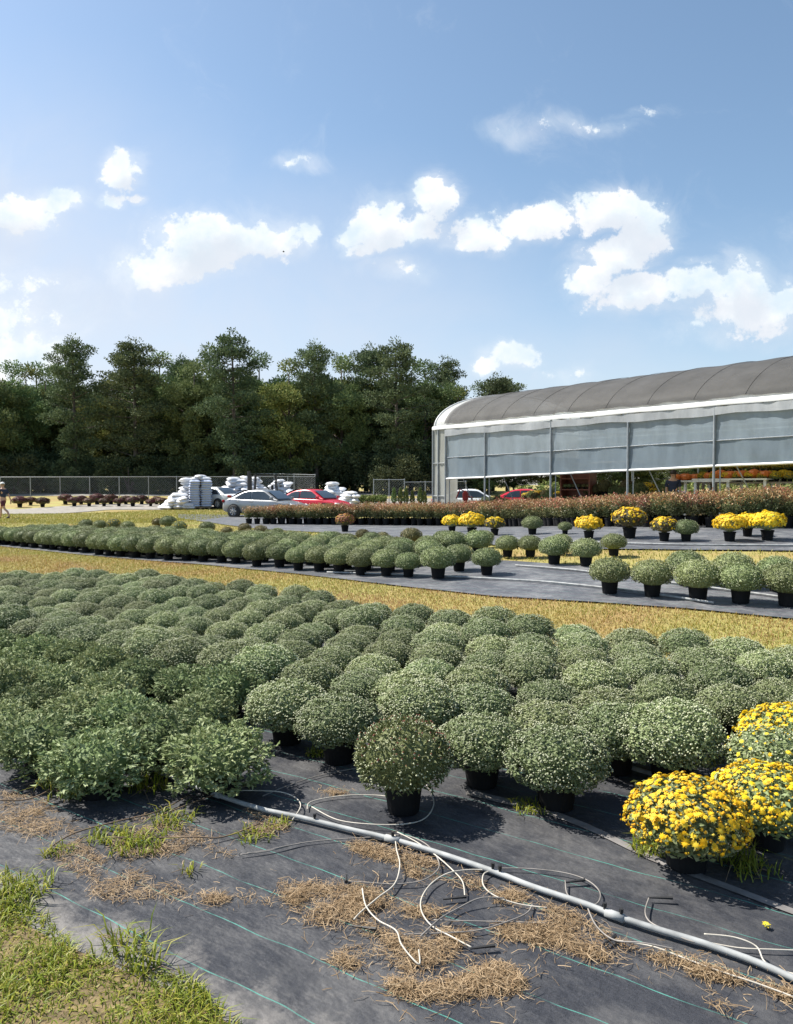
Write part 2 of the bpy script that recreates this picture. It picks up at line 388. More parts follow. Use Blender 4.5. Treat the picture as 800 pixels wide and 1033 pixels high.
def curtain_mat(name, col, clear, transl, rough=.4):
    m, nt = new_mat(name); N = nt.nodes; L = nt.links
    o = N.new('ShaderNodeOutputMaterial'); tc = N.new('ShaderNodeTexCoord')
    nz = N.new('ShaderNodeTexNoise'); nz.inputs['Scale'].default_value = 1.2; nz.inputs['Detail'].default_value = 6; nz.inputs['Roughness'].default_value = .6
    mp = N.new('ShaderNodeMapping'); mp.inputs['Scale'].default_value = (1, 1, 2.2) if rough > .8 else (1.6, 1.6, .55); L.new(tc.outputs['Object'], mp.inputs[0]); L.new(mp.outputs[0], nz.inputs['Vector'])
    cr = N.new('ShaderNodeValToRGB'); L.new(nz.outputs['Fac'], cr.inputs[0])
    cr.color_ramp.elements[0].position = .3; cr.color_ramp.elements[1].position = .72
    k = 2.2 if rough > .8 else 1.7
    cr.color_ramp.elements[0].color = tuple(c*(1-.14*k) for c in col)+(1,); cr.color_ramp.elements[1].color = tuple(min(1, c*(1+.12*k)) for c in col)+(1,)
    d = N.new('ShaderNodeBsdfPrincipled'); d.inputs['Roughness'].default_value = rough; L.new(cr.outputs[0], d.inputs['Base Color'])
    bp = N.new('ShaderNodeBump'); bp.inputs['Strength'].default_value = .35; bp.inputs['Distance'].default_value = .05
    L.new(nz.outputs['Fac'], bp.inputs['Height']); L.new(bp.outputs[0], d.inputs['Normal'])
    t = N.new('ShaderNodeBsdfTranslucent'); L.new(cr.outputs[0], t.inputs[0])
    x = N.new('ShaderNodeBsdfTransparent')
    m1 = N.new('ShaderNodeMixShader'); m1.inputs[0].default_value = transl; L.new(d.outputs[0], m1.inputs[1]); L.new(t.outputs[0], m1.inputs[2])
    m2 = N.new('ShaderNodeMixShader'); m2.inputs[0].default_value = clear; L.new(m1.outputs[0], m2.inputs[1]); L.new(x.outputs[0], m2.inputs[2])
    L.new(m2.outputs[0], o.inputs[0]); return m
M['curt'] = curtain_mat('clear_poly_curtain', (.30,.365,.42), .12, .35)
M['curt2'] = curtain_mat('double_poly_curtain', (.22,.275,.325), .10, .3)
M['val'] = curtain_mat('poly_valance', (.48,.50,.52), .05, .3)
M['endp'] = curtain_mat('milky_poly_panel', (.42,.43,.40), .05, .35)
M['roofp'] = curtain_mat('white_roof_poly', (.72,.73,.72), .35, .3)
M['shade'] = curtain_mat('grey_shade_cloth', (.060,.058,.058), .22, .12, .85)

def terrain_mat():
    m, nt = new_mat('field_ground'); N = nt.nodes; L = nt.links
    o = N.new('ShaderNodeOutputMaterial'); p = N.new('ShaderNodeBsdfPrincipled'); L.new(p.outputs[0], o.inputs[0]); p.inputs['Roughness'].default_value = .95
    tc = N.new('ShaderNodeTexCoord')
    def nz(s, d=6):
        n = N.new('ShaderNodeTexNoise'); n.inputs['Scale'].default_value = s; n.inputs['Detail'].default_value = d; n.inputs['Roughness'].default_value = .65
        L.new(tc.outputs['Object'], n.inputs['Vector']); return n
    a, b = nz(.35), nz(38, 8)
    r1 = N.new('ShaderNodeValToRGB'); L.new(b.outputs['Fac'], r1.inputs[0])
    r1.color_ramp.elements[0].position = .3; r1.color_ramp.elements[0].color = (.20,.14,.05,1)
    r1.color_ramp.elements[1].position = .7; r1.color_ramp.elements[1].color = (.38,.27,.09,1)
    r2 = N.new('ShaderNodeValToRGB'); L.new(b.outputs['Fac'], r2.inputs[0])
    r2.color_ramp.elements[0].position = .3; r2.color_ramp.elements[0].color = (.20,.20,.05,1)
    r2.color_ramp.elements[1].position = .7; r2.color_ramp.elements[1].color = (.40,.36,.11,1)
    rm = N.new('ShaderNodeValToRGB'); L.new(a.outputs['Fac'], rm.inputs[0]); rm.color_ramp.elements[0].position = .42; rm.color_ramp.elements[1].position = .6
    mx = N.new('ShaderNodeMix'); mx.data_type = 'RGBA'; L.new(rm.outputs[0], mx.inputs[0]); L.new(r1.outputs[0], mx.inputs[6]); L.new(r2.outputs[0], mx.inputs[7])
    L.new(mx.outputs[2], p.inputs['Base Color'])
    bp = N.new('ShaderNodeBump'); bp.inputs['Strength'].default_value = .5; bp.inputs['Distance'].default_value = .03; L.new(b.outputs['Fac'], bp.inputs['Height']); L.new(bp.outputs[0], p.inputs['Normal'])
    return m
M['terrain'] = terrain_mat()
M['gravel'] = plain('pale_gravel', (.24,.22,.19), .9, var=.3, scale=3, bump=.4, bscale=30)

def cloth_mat(name, base, lines=True, dustcol=(.24,.235,.23), dust=.55, edge=False):
    """woven ground cloth: fine weave, green marker threads every 23.5 cm, pale dust that has settled in patches"""
    m, nt = new_mat(name); N = nt.nodes; L = nt.links
    o = N.new('ShaderNodeOutputMaterial'); p = N.new('ShaderNodeBsdfPrincipled'); L.new(p.outputs[0], o.inputs[0])
    p.inputs['Roughness'].default_value = .6; p.inputs['Specular IOR Level'].default_value = .28
    tc = N.new('ShaderNodeTexCoord')
    rt = N.new('ShaderNodeMapping'); rt.inputs['Rotation'].default_value = (0, 0, math.atan2(.553, .833)); L.new(tc.outputs['Object'], rt.inputs[0])
    sp = N.new('ShaderNodeSeparateXYZ'); L.new(rt.outputs[0], sp.inputs[0])
    def noise(scale, det=5, rough=.6, vec=None, dist=0):
        n = N.new('ShaderNodeTexNoise'); n.inputs['Scale'].default_value = scale; n.inputs['Detail'].default_value = det
        n.inputs['Roughness'].default_value = rough; n.inputs['Distortion'].default_value = dist; L.new(vec or rt.outputs[0], n.inputs['Vector']); return n
    def mth(op, a, b=None, clamp=False):
        n = N.new('ShaderNodeMath'); n.operation = op; n.use_clamp = clamp
        for i, v in enumerate((a, b)):
            if v is None: continue
            if isinstance(v, (int, float)): n.inputs[i].default_value = v
            else: L.new(v, n.inputs[i])
        return n.outputs[0]
    def mixc(f, a, b):
        n = N.new('ShaderNodeMix'); n.data_type = 'RGBA'; L.new(f, n.inputs[0])
        for i, v in ((6, a), (7, b)):
            if isinstance(v, tuple): n.inputs[i].default_value = v+(1,)
            else: L.new(v, n.inputs[i])
        return n.outputs[2]
    fine = noise(260, 2); grain = noise(60, 4)
    cr = N.new('ShaderNodeValToRGB'); L.new(fine.outputs['Fac'], cr.inputs[0])
    cr.color_ramp.elements[0].position = .3; cr.color_ramp.elements[0].color = tuple(c*.55 for c in base)+(1,)
    cr.color_ramp.elements[1].position = .72; cr.color_ramp.elements[1].color = tuple(c*1.5 for c in base)+(1,)
    col = cr.outputs[0]
    mpl = N.new('ShaderNodeMapping'); mpl.inputs['Scale'].default_value = (.75, 1.2, 1); L.new(rt.outputs[0], mpl.inputs[0])
    big = noise(1.6, 8, .68, mpl.outputs[0], .6); med = noise(7, 7, .7)
    dm = mth('MULTIPLY', mth('SUBTRACT', mth('ADD', mth('MULTIPLY', big.outputs['Fac'], .7), mth('MULTIPLY', med.outputs['Fac'], .45)), .52, True), 4*dust, True)
    dm = mth('MULTIPLY', dm, mth('ADD', grain.outputs['Fac'], .25), True)
    col = mixc(dm, col, dustcol)
    if edge:   # sandy soil washed over the outer margin of the cloth
        eg = N.new('ShaderNodeMapRange'); L.new(sp.outputs[1], eg.inputs[0]); eg.inputs[1].default_value = 2.05; eg.inputs[2].default_value = 1.62
        em = mth('MULTIPLY', mth('SUBTRACT', mth('ADD', mth('MULTIPLY', eg.outputs[0], .5), mth('MULTIPLY', med.outputs['Fac'], .9)), .78, True), 4.5, True)
        col = mixc(mth('MULTIPLY', em, .6), col, (.22,.205,.19))
    if lines:
        wob = noise(2.2, 2); vv = mth('ADD', sp.outputs[1], mth('MULTIPLY', mth('SUBTRACT', wob.outputs['Fac'], .5), .06))
        k = mth('DIVIDE', mth('SUBTRACT', vv, 1.95-.235*.5), .235); fr = mth('FRACT', k)
        dl = mth('ABSOLUTE', mth('SUBTRACT', fr, .5))
        lm = mth('LESS_THAN', dl, .009)
        brk = noise(5, 4); lm = mth('MULTIPLY', lm, mth('MULTIPLY', mth('SUBTRACT', brk.outputs['Fac'], .30, True), 3.5, True))
        col = mixc(lm, col, (.07,.24,.20))
    L.new(col, p.inputs['Base Color'])
    ml = noise(2.5, 5, .6, mpl.outputs[0]); b1 = N.new('ShaderNodeBump'); b1.inputs['Strength'].default_value = .8; b1.inputs['Distance'].default_value = .07; L.new(ml.outputs['Fac'], b1.inputs['Height'])
    b2 = N.new('ShaderNodeBump'); b2.inputs['Strength'].default_value = .35; b2.inputs['Distance'].default_value = .004; L.new(fine.outputs['Fac'], b2.inputs['Height']); L.new(b1.outputs[0], b2.inputs['Normal'])
    L.new(b2.outputs[0], p.inputs['Normal'])
    return m
M['cloth'] = cloth_mat('woven_ground_cloth', (.030,.032,.039), dustcol=(.16,.155,.15), dust=.7, edge=True)
M['cloth2'] = cloth_mat('dusty_ground_cloth', (.075,.078,.09), dustcol=(.27,.27,.27), dust=.9)

# ------------------------------------------------------------------ ground sheets
def axis_pts(lo, hi, fine_lo, fine_hi, step):
    a = list(np.arange(fine_lo, fine_hi+1e-6, step)); s = step; x = fine_hi
    while x < hi: s *= 1.35; x += s; a.append(min(x, hi))
    s = step; x = fine_lo
    while x > lo: s *= 1.35; x -= s; a.insert(0, max(x, lo))
    return np.array(a)
def ground():
    xs = axis_pts(-900, 900, -45, 40, .8); ys = axis_pts(-60, 1500, -4, 100, .8)
    X, Y = np.meshgrid(xs, ys, indexing='ij'); Z = G(X, Y)
    Z = Z + np.where((X > -60) & (Y < 60) & (Y > 8), .012*np.sin(X*1.3+Y*.7)*np.sin(Y*.9), 0)*0
    v = np.stack([X, Y, Z], -1).reshape(-1, 3); a, b = X.shape
    i = np.arange(a-1)[:, None]*b + np.arange(b-1)[None]; f = np.stack([i, i+b, i+b+1, i+1], -1).reshape(-1, 4)
    o = link('ground', raw_mesh('ground', v, f, M['terrain'], smooth=True)); tag(o, kind='structure')
ground()
def strip(name, A, B, mat, off=.02, step=.35, ripple=0):
    """sheet draped on the ground between two polylines (lists of xy)"""
    def resample(P, n):
        P = np.array([tuple(p)[:2] for p in P], float); d = np.r_[0, np.cumsum(np.linalg.norm(np.diff(P, axis=0), axis=1))]
        t = np.linspace(0, d[-1], n); return np.stack([np.interp(t, d, P[:, 0]), np.interp(t, d, P[:, 1])], 1)
    La = sum((Vector(tuple(A[i+1])[:2])-Vector(tuple(A[i])[:2])).length for i in range(len(A)-1))
    n = max(4, int(La/step)); a, b = resample(A, n), resample(B, n)
    w = max(np.linalg.norm(a-b, axis=1).max(), .1); k = max(2, int(w/step)+1)
    t = np.linspace(0, 1, k)[None, :, None]; P = a[:, None]*(1-t)+b[:, None]*t
    Z = G(P[..., 0], P[..., 1])+off
    if ripple: Z = Z + ripple*(np.sin(P[..., 0]*5+P[..., 1]*3)*np.sin(P[..., 1]*4.1-P[..., 0]*1.7)+1)*.5
    v = np.concatenate([P, Z[..., None]], -1).reshape(-1, 3)
    i = np.arange(n-1)[:, None]*k+np.arange(k-1)[None]; f = np.stack([i, i+1, i+k+1, i+k], -1).reshape(-1, 4)
    o = link(name, raw_mesh(name, v, f, mat, smooth=True)); tag(o, kind='structure'); return o
# first cloth under the near bed: v 1.7 .. 6.75; edge a little ragged
edgeA = [uv(u, 1.68+.05*math.sin(u*2.3)+.03*math.sin(u*7)) for u in np.arange(-26, 12, .25)]
BACK = [(-80,593),(0,595),(150,595),(300,618),(430,640),(560,660),(660,673),(800,694),(900,710)]
edgeB = [at(x, np.interp(x, [p[0] for p in BACK], [p[1] for p in BACK])-5+1.5*math.sin(x*.11)) for x in range(-80, 900, 6)]
strip('ground_cloth', [uv(u, 1.52-.07*max(0,min(u,0)+3.3)+.04*math.sin(u*2.9)+.02*math.sin(u*7)) for u in np.arange(-17, 9, .2)], edgeB + [edgeB[-1]+U.to_3d()*k for k in np.arange(.3, 6, .3)], M['cloth'], .02, .12, .006)
# second cloth under the far bed (front edge follows the photo), and the one before the shrubs
fB = [at(*p) for p in ((-60,550),(0,551.5),(100,562),(200,570),(300,580),(400,592),(500,603),(600,609),(700,616),(800,626),(860,632))]
kB = [at(*p) for p in ((-60,540),(0,541),(100,543),(200,547),(300,553),(400,559),(500,566),(600,573),(700,585),(800,594),(860,600))]
UE = [U.to_3d()*k for k in (2, 4, 6)]
strip('ground_cloth_far', fB+[fB[-1]+e for e in UE], kB+[kB[-1]+e for e in UE], M['cloth2'], .02, .25, .004)
fC = [at(*p) for p in ((180,523),(250,533),(330,538),(420,545),(500,551),(600,555),(700,556),(800,557),(870,557))]
kC = [at(*p) for p in ((180,519),(250,520),(330,523),(420,525),(500,527),(600,528),(700,528),(800,528),(870,528))]
strip('ground_cloth_back', fC+[fC[-1]+e for e in UE], kC+[kC[-1]+e for e in UE], M['cloth2'], .024, .3, .004)
strip('gravel_road', [at(x, 500.5) for x in range(-80, 480, 40)], [at(x, 496.2) for x in range(-80, 480, 40)], M['gravel'], .03, 1.5)
strip('gravel_patch', [at(x, y) for x, y in ((-30,519),(20,519),(60,518.5),(110,514.5),(165,514.5))], [at(x, y) for x, y in ((-30,514),(20,514),(60,511),(110,508.5),(165,508.5))], M['gravel'], .03, .6)
strip('gravel_yard', [at(x, y) for x, y in ((165,514),(230,513),(330,512),(440,510))], [at(x, y) for x, y in ((165,509),(230,506),(330,504),(440,503))], M['gravel'], .034, .8)

strip('sand_line', [at(x, y+4) for x, y in ((470,803),(560,826),(600,842),(660,872),(720,895),(800,926),(860,948))], [at(x, y-2) for x, y in ((470,803),(560,826),(600,842),(660,872),(720,895),(800,926),(860,948))], plain('settled_dust', (.17,.16,.155), .9, var=.35, scale=12), .0255, .1, .006)
def in_poly(P, poly):
    poly = np.array([tuple(p)[:2] for p in poly]); x, y = P[:, 0], P[:, 1]; ins = np.zeros(len(P), bool); j = len(poly)-1
    for i in range(len(poly)):
        xi, yi = poly[i]; xj, yj = poly[j]
        c = ((yi > y) != (yj > y)) & (x < (xj-xi)*(y-yi)/(yj-yi+1e-12)+xi); ins ^= c; j = i
    return ins
def scatter(poly, n):
    q = np.array([tuple(p)[:2] for p in poly]); lo, hi = q.min(0), q.max(0); out = np.zeros((0, 2))
    while len(out) < n:
        c = rng.uniform(lo, hi, (n*2, 2)); out = np.concatenate([out, c[in_poly(c, poly)]])
    return out[:n]
def blades(P, h, w, lean, base=0.0):
    """grass blades: two-segment tapering, bent"""
    n = len(P); h = np.broadcast_to(h, (n,)); w = np.broadcast_to(w, (n,))
    z = G(P[:, 0], P[:, 1])+base; a = rng.uniform(0, 2*math.pi, n); d = np.stack([np.cos(a), np.sin(a), np.zeros(n)], 1)
    s = np.stack([-np.sin(a), np.cos(a), np.zeros(n)], 1); b = np.concatenate([P, z[:, None]], 1); l = rng.uniform(.2, 1, n)*lean
    up = np.array([0, 0, 1.]); mid = b + up*(h*.55)[:, None] + d*(h*l*.35)[:, None]
    tip = b + up*(h*(1-.45*np.clip(l, 0, 1.6)))[:, None] + d*(h*l)[:, None]; hw = (w/2)[:, None]
    v = np.stack([b-s*hw, b+s*hw, mid+s*hw*.8, mid-s*hw*.8, tip], 1).reshape(-1, 3); i = np.arange(n)[:, None]*5
    f = np.concatenate([i+np.array([[0,1,2]]), i+np.array([[0,2,3]]), i+np.array([[3,2,4]])]).astype(np.int32)
    return v, f
def clumpy(P, s=3.0, thr=.5):
    q = np.sin(P[:,0]*s+1.3*np.sin(P[:,1]*s*.7))*np.sin(P[:,1]*s*1.1+1.7*np.sin(P[:,0]*s*.6))*.5+.5
    return q
# near corner of green grass
M['turf'] = plain('turf_soil', (.15,.11,.05), .95, var=.5, scale=22, bump=.6, bscale=60)
strip('turf', [uv(u, .5) for u in np.arange(-5.8, -1, .2)], [uv(u, 1.63-.07*max(0,u+3.3)+.06*math.sin(u*2.9)) for u in np.arange(-5.8, -1, .2)], M['turf'], .028, .15)
corner = [uv(u, 1.66-.07*max(0,u+3.3)+.06*math.sin(u*2.9)+.04*math.sin(u*9)) for u in np.arange(-5.6, -1.3, .08)] + [uv(-1.3, .6), uv(-5.6, .6)]
P = scatter(corner, 52000); k = clumpy(P, 5); P = P[rng.random(len(P)) < .45+.55*k]; k = clumpy(P, 5)
v1, f1 = blades(P, .02+.06*k*rng.uniform(.5, 1.2, len(P)), .0055, 1.2, .005)
P2 = scatter(corner, 26000); v2, f2 = blades(P2, rng.uniform(.02, .05, len(P2)), .005, 2.0)
v, f, m = merge([(v1, f1, 0), (v2, f2, 1)]); o = link('grass', raw_mesh('grass', v, f, [M['grassg'], M['straw']], m)); tag(o, 'green grass tufts at the cloth edge in the near corner', 'grass', kind='stuff')
# dry grass strip between the beds
mid = list(edgeB) + [p for p in reversed(fB)]
P = scatter(mid, 95000)
v1, f1 = blades(P, rng.uniform(.018, .055, len(P)), .007, 1.2)
o = link('dry_grass', raw_mesh('dry_grass', v1, f1, [M['grassd'], M['grassr'], M['grassf']], np.tile(np.where(clumpy(P, 1.7)+rng.normal(0,.25,len(P)) > .66, 1, np.where(clumpy(P+7, 1.1)+rng.normal(0,.25,len(P)) > .52, 2, 0)), 3))); tag(o, 'dry tan grass strip between the two mum beds', 'grass', kind='stuff')
# greener strip behind the far bed, and the field beyond
bk = list(kB) + [p for p in reversed(fC)] + [at(0,524), at(-60,524)]
P = scatter(bk, 42000); v1, f1 = blades(P, rng.uniform(.03, .09, len(P)), .011, 1.0)
o = link('field_grass', raw_mesh('field_grass', v1, f1, M['grassf'])); tag(o, 'yellow green grass behind the far mum bed', 'grass', kind='stuff')
fld = [at(-60,530), at(0,528), at(100,529), at(200,526), at(250,519), at(240,513), at(160,515), at(60,518.5), at(-60,519)]
P = scatter(fld, 26000); v1, f1 = blades(P, rng.uniform(.04, .12, len(P)), .02, 1.0)
o = link('lawn_grass', raw_mesh('lawn_grass', v1, f1, M['grassf'])); tag(o, 'bright mown grass around the parked silver car', 'grass', kind='stuff')

# ------------------------------------------------------------------ greenhouse
GD = Vector((-.614, .789, 0)); GN = Vector((.789, .614, 0)); GP = 20.0      # along (away), across (away), offset
G0 = Vector((1.50, 30.65, 0)); EAVE = 3.90; HW, RISE = 4.5, 1.557
def gpt(t, q, z): return Vector((G0.x - GD.x*t + GN.x*q, G0.y - GD.y*t + GN.y*q, z))   # t metres from the far end towards the camera
def gg(t, q): p = gpt(t, q, 0); return gz(p.x, p.y)
T1 = 26.0
posts_t = [.75, 2.95, 6.1, 9.15, 11.95, 14.95, 17.95, 20.95, 23.95]
def greenhouse():
    root = empty('greenhouse', gpt(0, HW, 0), 0, 'long poly greenhouse with grey shade cloth roof and half rolled clear sides', 'greenhouse')
    off = Vector(root.location)
    def L_(p): return p - off
    def roofp(t, a, lift=0, sag=0):
        q = HW - math.cos(a)*(HW+lift); z = EAVE + math.sin(a)*(RISE+lift) - sag
        return L_(gpt(t, q, z))
    # posts on both sides, each doubled like pipe and track
    for q, s in ((0, -1), (2*HW, 1)):
        for t in posts_t:
            m = MB(); g = gg(t, q)
            p0, p1 = L_(gpt(t, q+s*.05, g-.1)), L_(gpt(t, q+s*.05, EAVE-.04)); m.tube([p0, p1], .035, 8)
            if s < 0: m.tube([L_(gpt(t+.13, q+.05, g-.1)), L_(gpt(t+.13, q+.05, EAVE-.1))], .02, 6)
            m.build('post', M['steel'], root)
    for t in posts_t:
        m = MB(); m.tube([roofp(t, a, -.06) for a in np.linspace(0, math.pi, 22)], .028, 6)
        m.tube([L_(gpt(t, .1, EAVE-.02)), L_(gpt(t, 2*HW-.1, EAVE-.02))], .02, 6)
        m.build('hoop', M['steel'], root)
        for sgn in (1,):
            m = MB(); g = gg(t+.9, .5); m.tube([L_(gpt(t+.08, .25, 2.9)), L_(gpt(t+.9, 1.1, g))], .018, 6); m.build('brace', M['steel'], root)
    # roof film and shade cloth
    ts = np.arange(0, T1+.01, .25)
    m = MB(); m.grid([[roofp(t, a, 0) for a in np.linspace(0.0, math.pi, 40)] for t in ts]); m.build('roof_film', M['roofp'], root, True)
    m = MB(); rowsp = []
    ts2 = np.arange(.65, T1+.01, .1)
    for t in ts2:
        near = min(abs(t-p) for p in np.arange(.75, 30, 1.5)); sg = .007*min(1, near/.5)
        edge = .085 + .012*math.sin(t*3.1)+.008*math.sin(t*8)
        rowsp.append([roofp(t, a, .05, sg*math.sin(a)+.012*math.sin(t*5.3+a*7)*math.sin(a)) for a in np.linspace(edge, math.pi-edge, 46)])
    m.grid(rowsp); m.build('shade_cloth', M['shade'], root, True)
    for t in np.arange(2.25, T1, 1.5):
        m = MB(); m.tube([roofp(t+.25*math.sin(a*2), a, .056) for a in np.linspace(.1, math.pi-.1, 40)], .006, 5); m.build('cloth_seam', M['shade'], root)
    m = MB(); m.tube([roofp(.05, a, .02) for a in np.linspace(0, math.pi, 40)], .03, 6); m.build('end_hoop', M['white'], root, True)
    # white eave board
    for s, q in ((-1, 0), (1, 2*HW)):
        m = MB()
        m.grid([[L_(gpt(t, q+s*.10, EAVE-.075+.008*math.sin(t*2.2))), L_(gpt(t, q+s*.11, EAVE-.02)), L_(gpt(t, q+s*.085, EAVE+.06)), L_(gpt(t, q-s*.06, EAVE+.075))] for t in np.arange(0, T1, .3)])
        m.build('eave_flap', M['white'], root, True)
    # side curtains: valance, upper and lower width, bottom roll; the bottom edge keeps its height over the sloping ground
    for s, q in ((-1, 0), (1, 2*HW)):
        def zb(t): return 1.86 + .36*min(1, t/14.1) if s < 0 else 2.66 + .20*min(1, t/14.1)
        def zm(t): return 2.70 + .20*min(1, t/14.1)
        w = lambda t, k: .012*math.sin(t*4.3+k)+.008*math.sin(t*11+k*2)
        tt = np.arange(.75, T1, .12); sg = s
        m = MB(); m.grid([[L_(gpt(t, q+sg*(.088+w(t, z)), z)) for z in (EAVE-.1, EAVE-.2, EAVE-.33-.035*math.sin(t*2.1+q)*math.sin(t*.9))] for t in tt]); m.build('valance', M['val'], root, True)
        m = MB(); m.grid([[L_(gpt(t, q+sg*(.012+w(t, k)), zm(t)+(EAVE-.15-zm(t))*k/4)) for k in range(5)] for t in tt]); m.build('upper_curtain', M['curt'], root, True)
        m = MB(); m.grid([[L_(gpt(t, q+sg*(.016+w(t, k)), zb(t)+(zm(t)+.03-zb(t))*k/3)) for k in range(4)] for t in tt]); m.build('lower_curtain', M['curt2'], root, True)
        m = MB(); m.tube([L_(gpt(t, q+sg*.03, zm(t))) for t in tt[::4]], .014, 6); m.build('curtain_seam', M['steel'], root)
        m = MB(); m.tube([L_(gpt(t, q+sg*.03, zb(t)+.006*math.sin(t*1.7))) for t in tt[::2]], .035, 8); m.build('roll_tube', M['white'], root, True)
    # closed panel at the far end of the near side, and the end wall
    m = MB(); tt = np.linspace(-.02, .74, 8)
    m.grid([[L_(gpt(t, -.03+.01*math.sin(t*30+z*2), z)) for z in np.linspace(gg(0, 0)-.05, EAVE-.06, 14)] for t in tt]); m.build('side_panel', M['endp'], root, True)
    m = MB()
    for t in (0.0, .32): m.tube([L_(gpt(t, -.06, gg(0,0)-.1)), L_(gpt(t, -.06, EAVE-.05))], .03, 6)
    for z in (1.2, 2.5): m.tube([L_(gpt(0, -.06, z)), L_(gpt(.75, -.06, z))], .018, 6)
    m.build('corner_frame', M['steel'], root)
    m = MB(); qs = np.linspace(0, 1.3, 10)
    m.grid([[L_(gpt(-.02, q, z)) for z in np.linspace(gg(0, q)-.05, EAVE-.05, 8)] for q in qs]); m.build('end_flap', M['endp'], root, True)
    m = MB(); angs = np.linspace(0, math.pi, 30)
    for i in range(29):
        a, b = angs[i], angs[i+1]; A0, B0 = roofp(.02, a, -.03), roofp(.02, b, -.03)
        za = L_(gpt(.02, HW-math.cos(a)*HW, 2.9)); zb_ = L_(gpt(.02, HW-math.cos(b)*HW, 2.9)); m.add([za, zb_, B0, A0], [(0,1,2,3)])
    m.build('end_wall', M['roofp'], root)
    return root
greenhouse()

# ------------------------------------------------------------------ trees
def limb_tree(kind, H, seed, leafmat, n, leaf):
    """returns (trunk mesh, crown mesh): trunk, limbs reaching into clumps of leaf-sized faces"""
    global rng
    rng = np.random.default_rng(seed); rd = random.Random(seed)
    m = MB(); lean = (rd.uniform(-.03, .03), rd.uniform(-.03, .03))
    tp = [(lean[0]*z*H*.9, lean[1]*z*H*.9, z*H*.93-.3) for z in np.linspace(0, 1, 8)]
    m.tube(tp, [H*.016*(1-.85*i/7) + .02 for i in range(8)], 8)
    clumps = []
    if kind == 'pine':
        nb = 42
        for i in range(nb):
            f = .16 + .84*(i/nb)**.95; ang = i*2.4+rd.uniform(-.4, .4)
            env = (1-(max(0, f-.25)/.79)**1.7); L = H*.21*(.35+.75*env)*rd.uniform(.55, 1.15)*(1 if f > .42 else rd.uniform(.4, .8))
            b = Vector((lean[0]*f*H, lean[1]*f*H, f*H*.95)); e = b + Vector((math.cos(ang)*L, math.sin(ang)*L, L*rd.uniform(.05, .45)))
            m.tube([b, b.lerp(e, .5)+Vector((0, 0, -.03*L)), e], [H*.004, H*.003, H*.0015], 5, caps=False)
            for k in (.5, .75, 1.0): clumps.append((b.lerp(e, k), H*.040*rd.uniform(.7, 1.25), .62))
        clumps.append((Vector((lean[0]*H, lean[1]*H, H*.97)), H*.035, 1.2))
    else:
        nb = 30
        for i in range(nb):
            f = .12+.82*(i/nb); ang = i*2.4+rd.uniform(-.5, .5)
            env = math.sin(math.pi*min(1, max(.08, (f-.02)/.98)))**.6; L = H*.27*env*rd.uniform(.6, 1.1)
            b = Vector((lean[0]*f*H*.8, lean[1]*f*H*.8, f*H*.8)); e = b + Vector((math.cos(ang)*L, math.sin(ang)*L, L*rd.uniform(.2, .8)))
            m.tube([b, b.lerp(e, .5)+Vector((0, 0, .05*L)), e], [H*.006, H*.004, H*.002], 5, caps=False)
            for k in (.55, .8, 1.02): clumps.append((b.lerp(e, k)+Vector((rd.uniform(-.4,.4), rd.uniform(-.4,.4), rd.uniform(-.3,.4))), H*.052*rd.uniform(.65, 1.3), .8))
        clumps.append((Vector((lean[0]*H, lean[1]*H, H*.95)), H*.06, .9))
    per = n//len(clumps); P, A = [], []
    for (c, r, fl) in clumps:
        k = max(8, int(per*(r/(H*.045))**2)); d = usphere(k); rad = r*rng.uniform(.35, 1.25, (k, 1))
        P.append(np.array(c)+d*rad*np.array([1.15, 1.15, fl])); A.append(d+np.array([0, 0, .35])+rng.normal(size=(k, 3))*.6)
    P = np.concatenate(P); A = np.concatenate(A); k = len(P)
    v, f = leaves(P, A, rng.normal(size=(k, 3)), leaf*rng.uniform(.7, 1.4, k), leaf*.55*rng.uniform(.7, 1.3, k))
    tm = raw_mesh('trunk', m.v, m.f, M['bark'], smooth=True); cm = raw_mesh('crown', v, f, leafmat)
    return tm, cm
KINDS = {}
def tree_proto(key, *a): KINDS[key] = limb_tree(*a)
for i in range(3): tree_proto(('pine', i), 'pine', 15, 40+i, M['pine'], 21000, .22)
for i in range(3): tree_proto(('broad', i), 'broad', 13, 60+i, M['broad'], 21000, .22)
for i in range(2): tree_proto(('ochre', i), 'broad', 12, 80+i, M['ochre'], 19000, .22)
TH = {'pine': 15.0, 'broad': 13.0, 'ochre': 12.0}
def put_tree(kind, i, px, y, top, label, group, wide=1.0):
    """tree whose top shows at photo height top, standing y metres away in column px"""
    x = (px-400)/FPX*y; g = gz(x, y); h = (HOR-top)*y/FPX + CAMZ - g
    s = h/TH[kind]/.99; tm, cm = KINDS[(kind, i)]
    nm = {'pine': 'pine_tree', 'broad': 'broadleaf_tree', 'ochre': 'turning_tree'}[kind]
    r = empty(nm, (x, y, g), random.uniform(0, 6.3), label, 'tree', group); r.scale = (s*wide, s*wide, s)
    link('trunk', tm, r); link('crown', cm, r)
    return r
FT = [('broad',1,-44,72,358),('ochre',0,30,80,372),('broad',2,60,86,370),('broad',0,196,76,366),('broad',1,345,78,362),('broad',0,-12,74,362),('broad',1,14,77,368),('pine',0,78,74,342),('broad',2,47,82,378),('ochre',0,112,80,384),('pine',1,138,74,345),('broad',0,163,80,358),('pine',2,182,84,362),
      ('pine',1,238,72,336),('broad',1,212,79,352),('broad',2,262,82,358),('ochre',1,292,76,366),('pine',0,320,76,347),('ochre',0,346,82,364),('pine',2,376,80,350),('pine',0,402,74,345),('broad',0,428,80,366),
      ('pine',1,449,86,362),('ochre',1,462,82,393),('pine',2,497,92,379),('pine',0,512,97,383)]
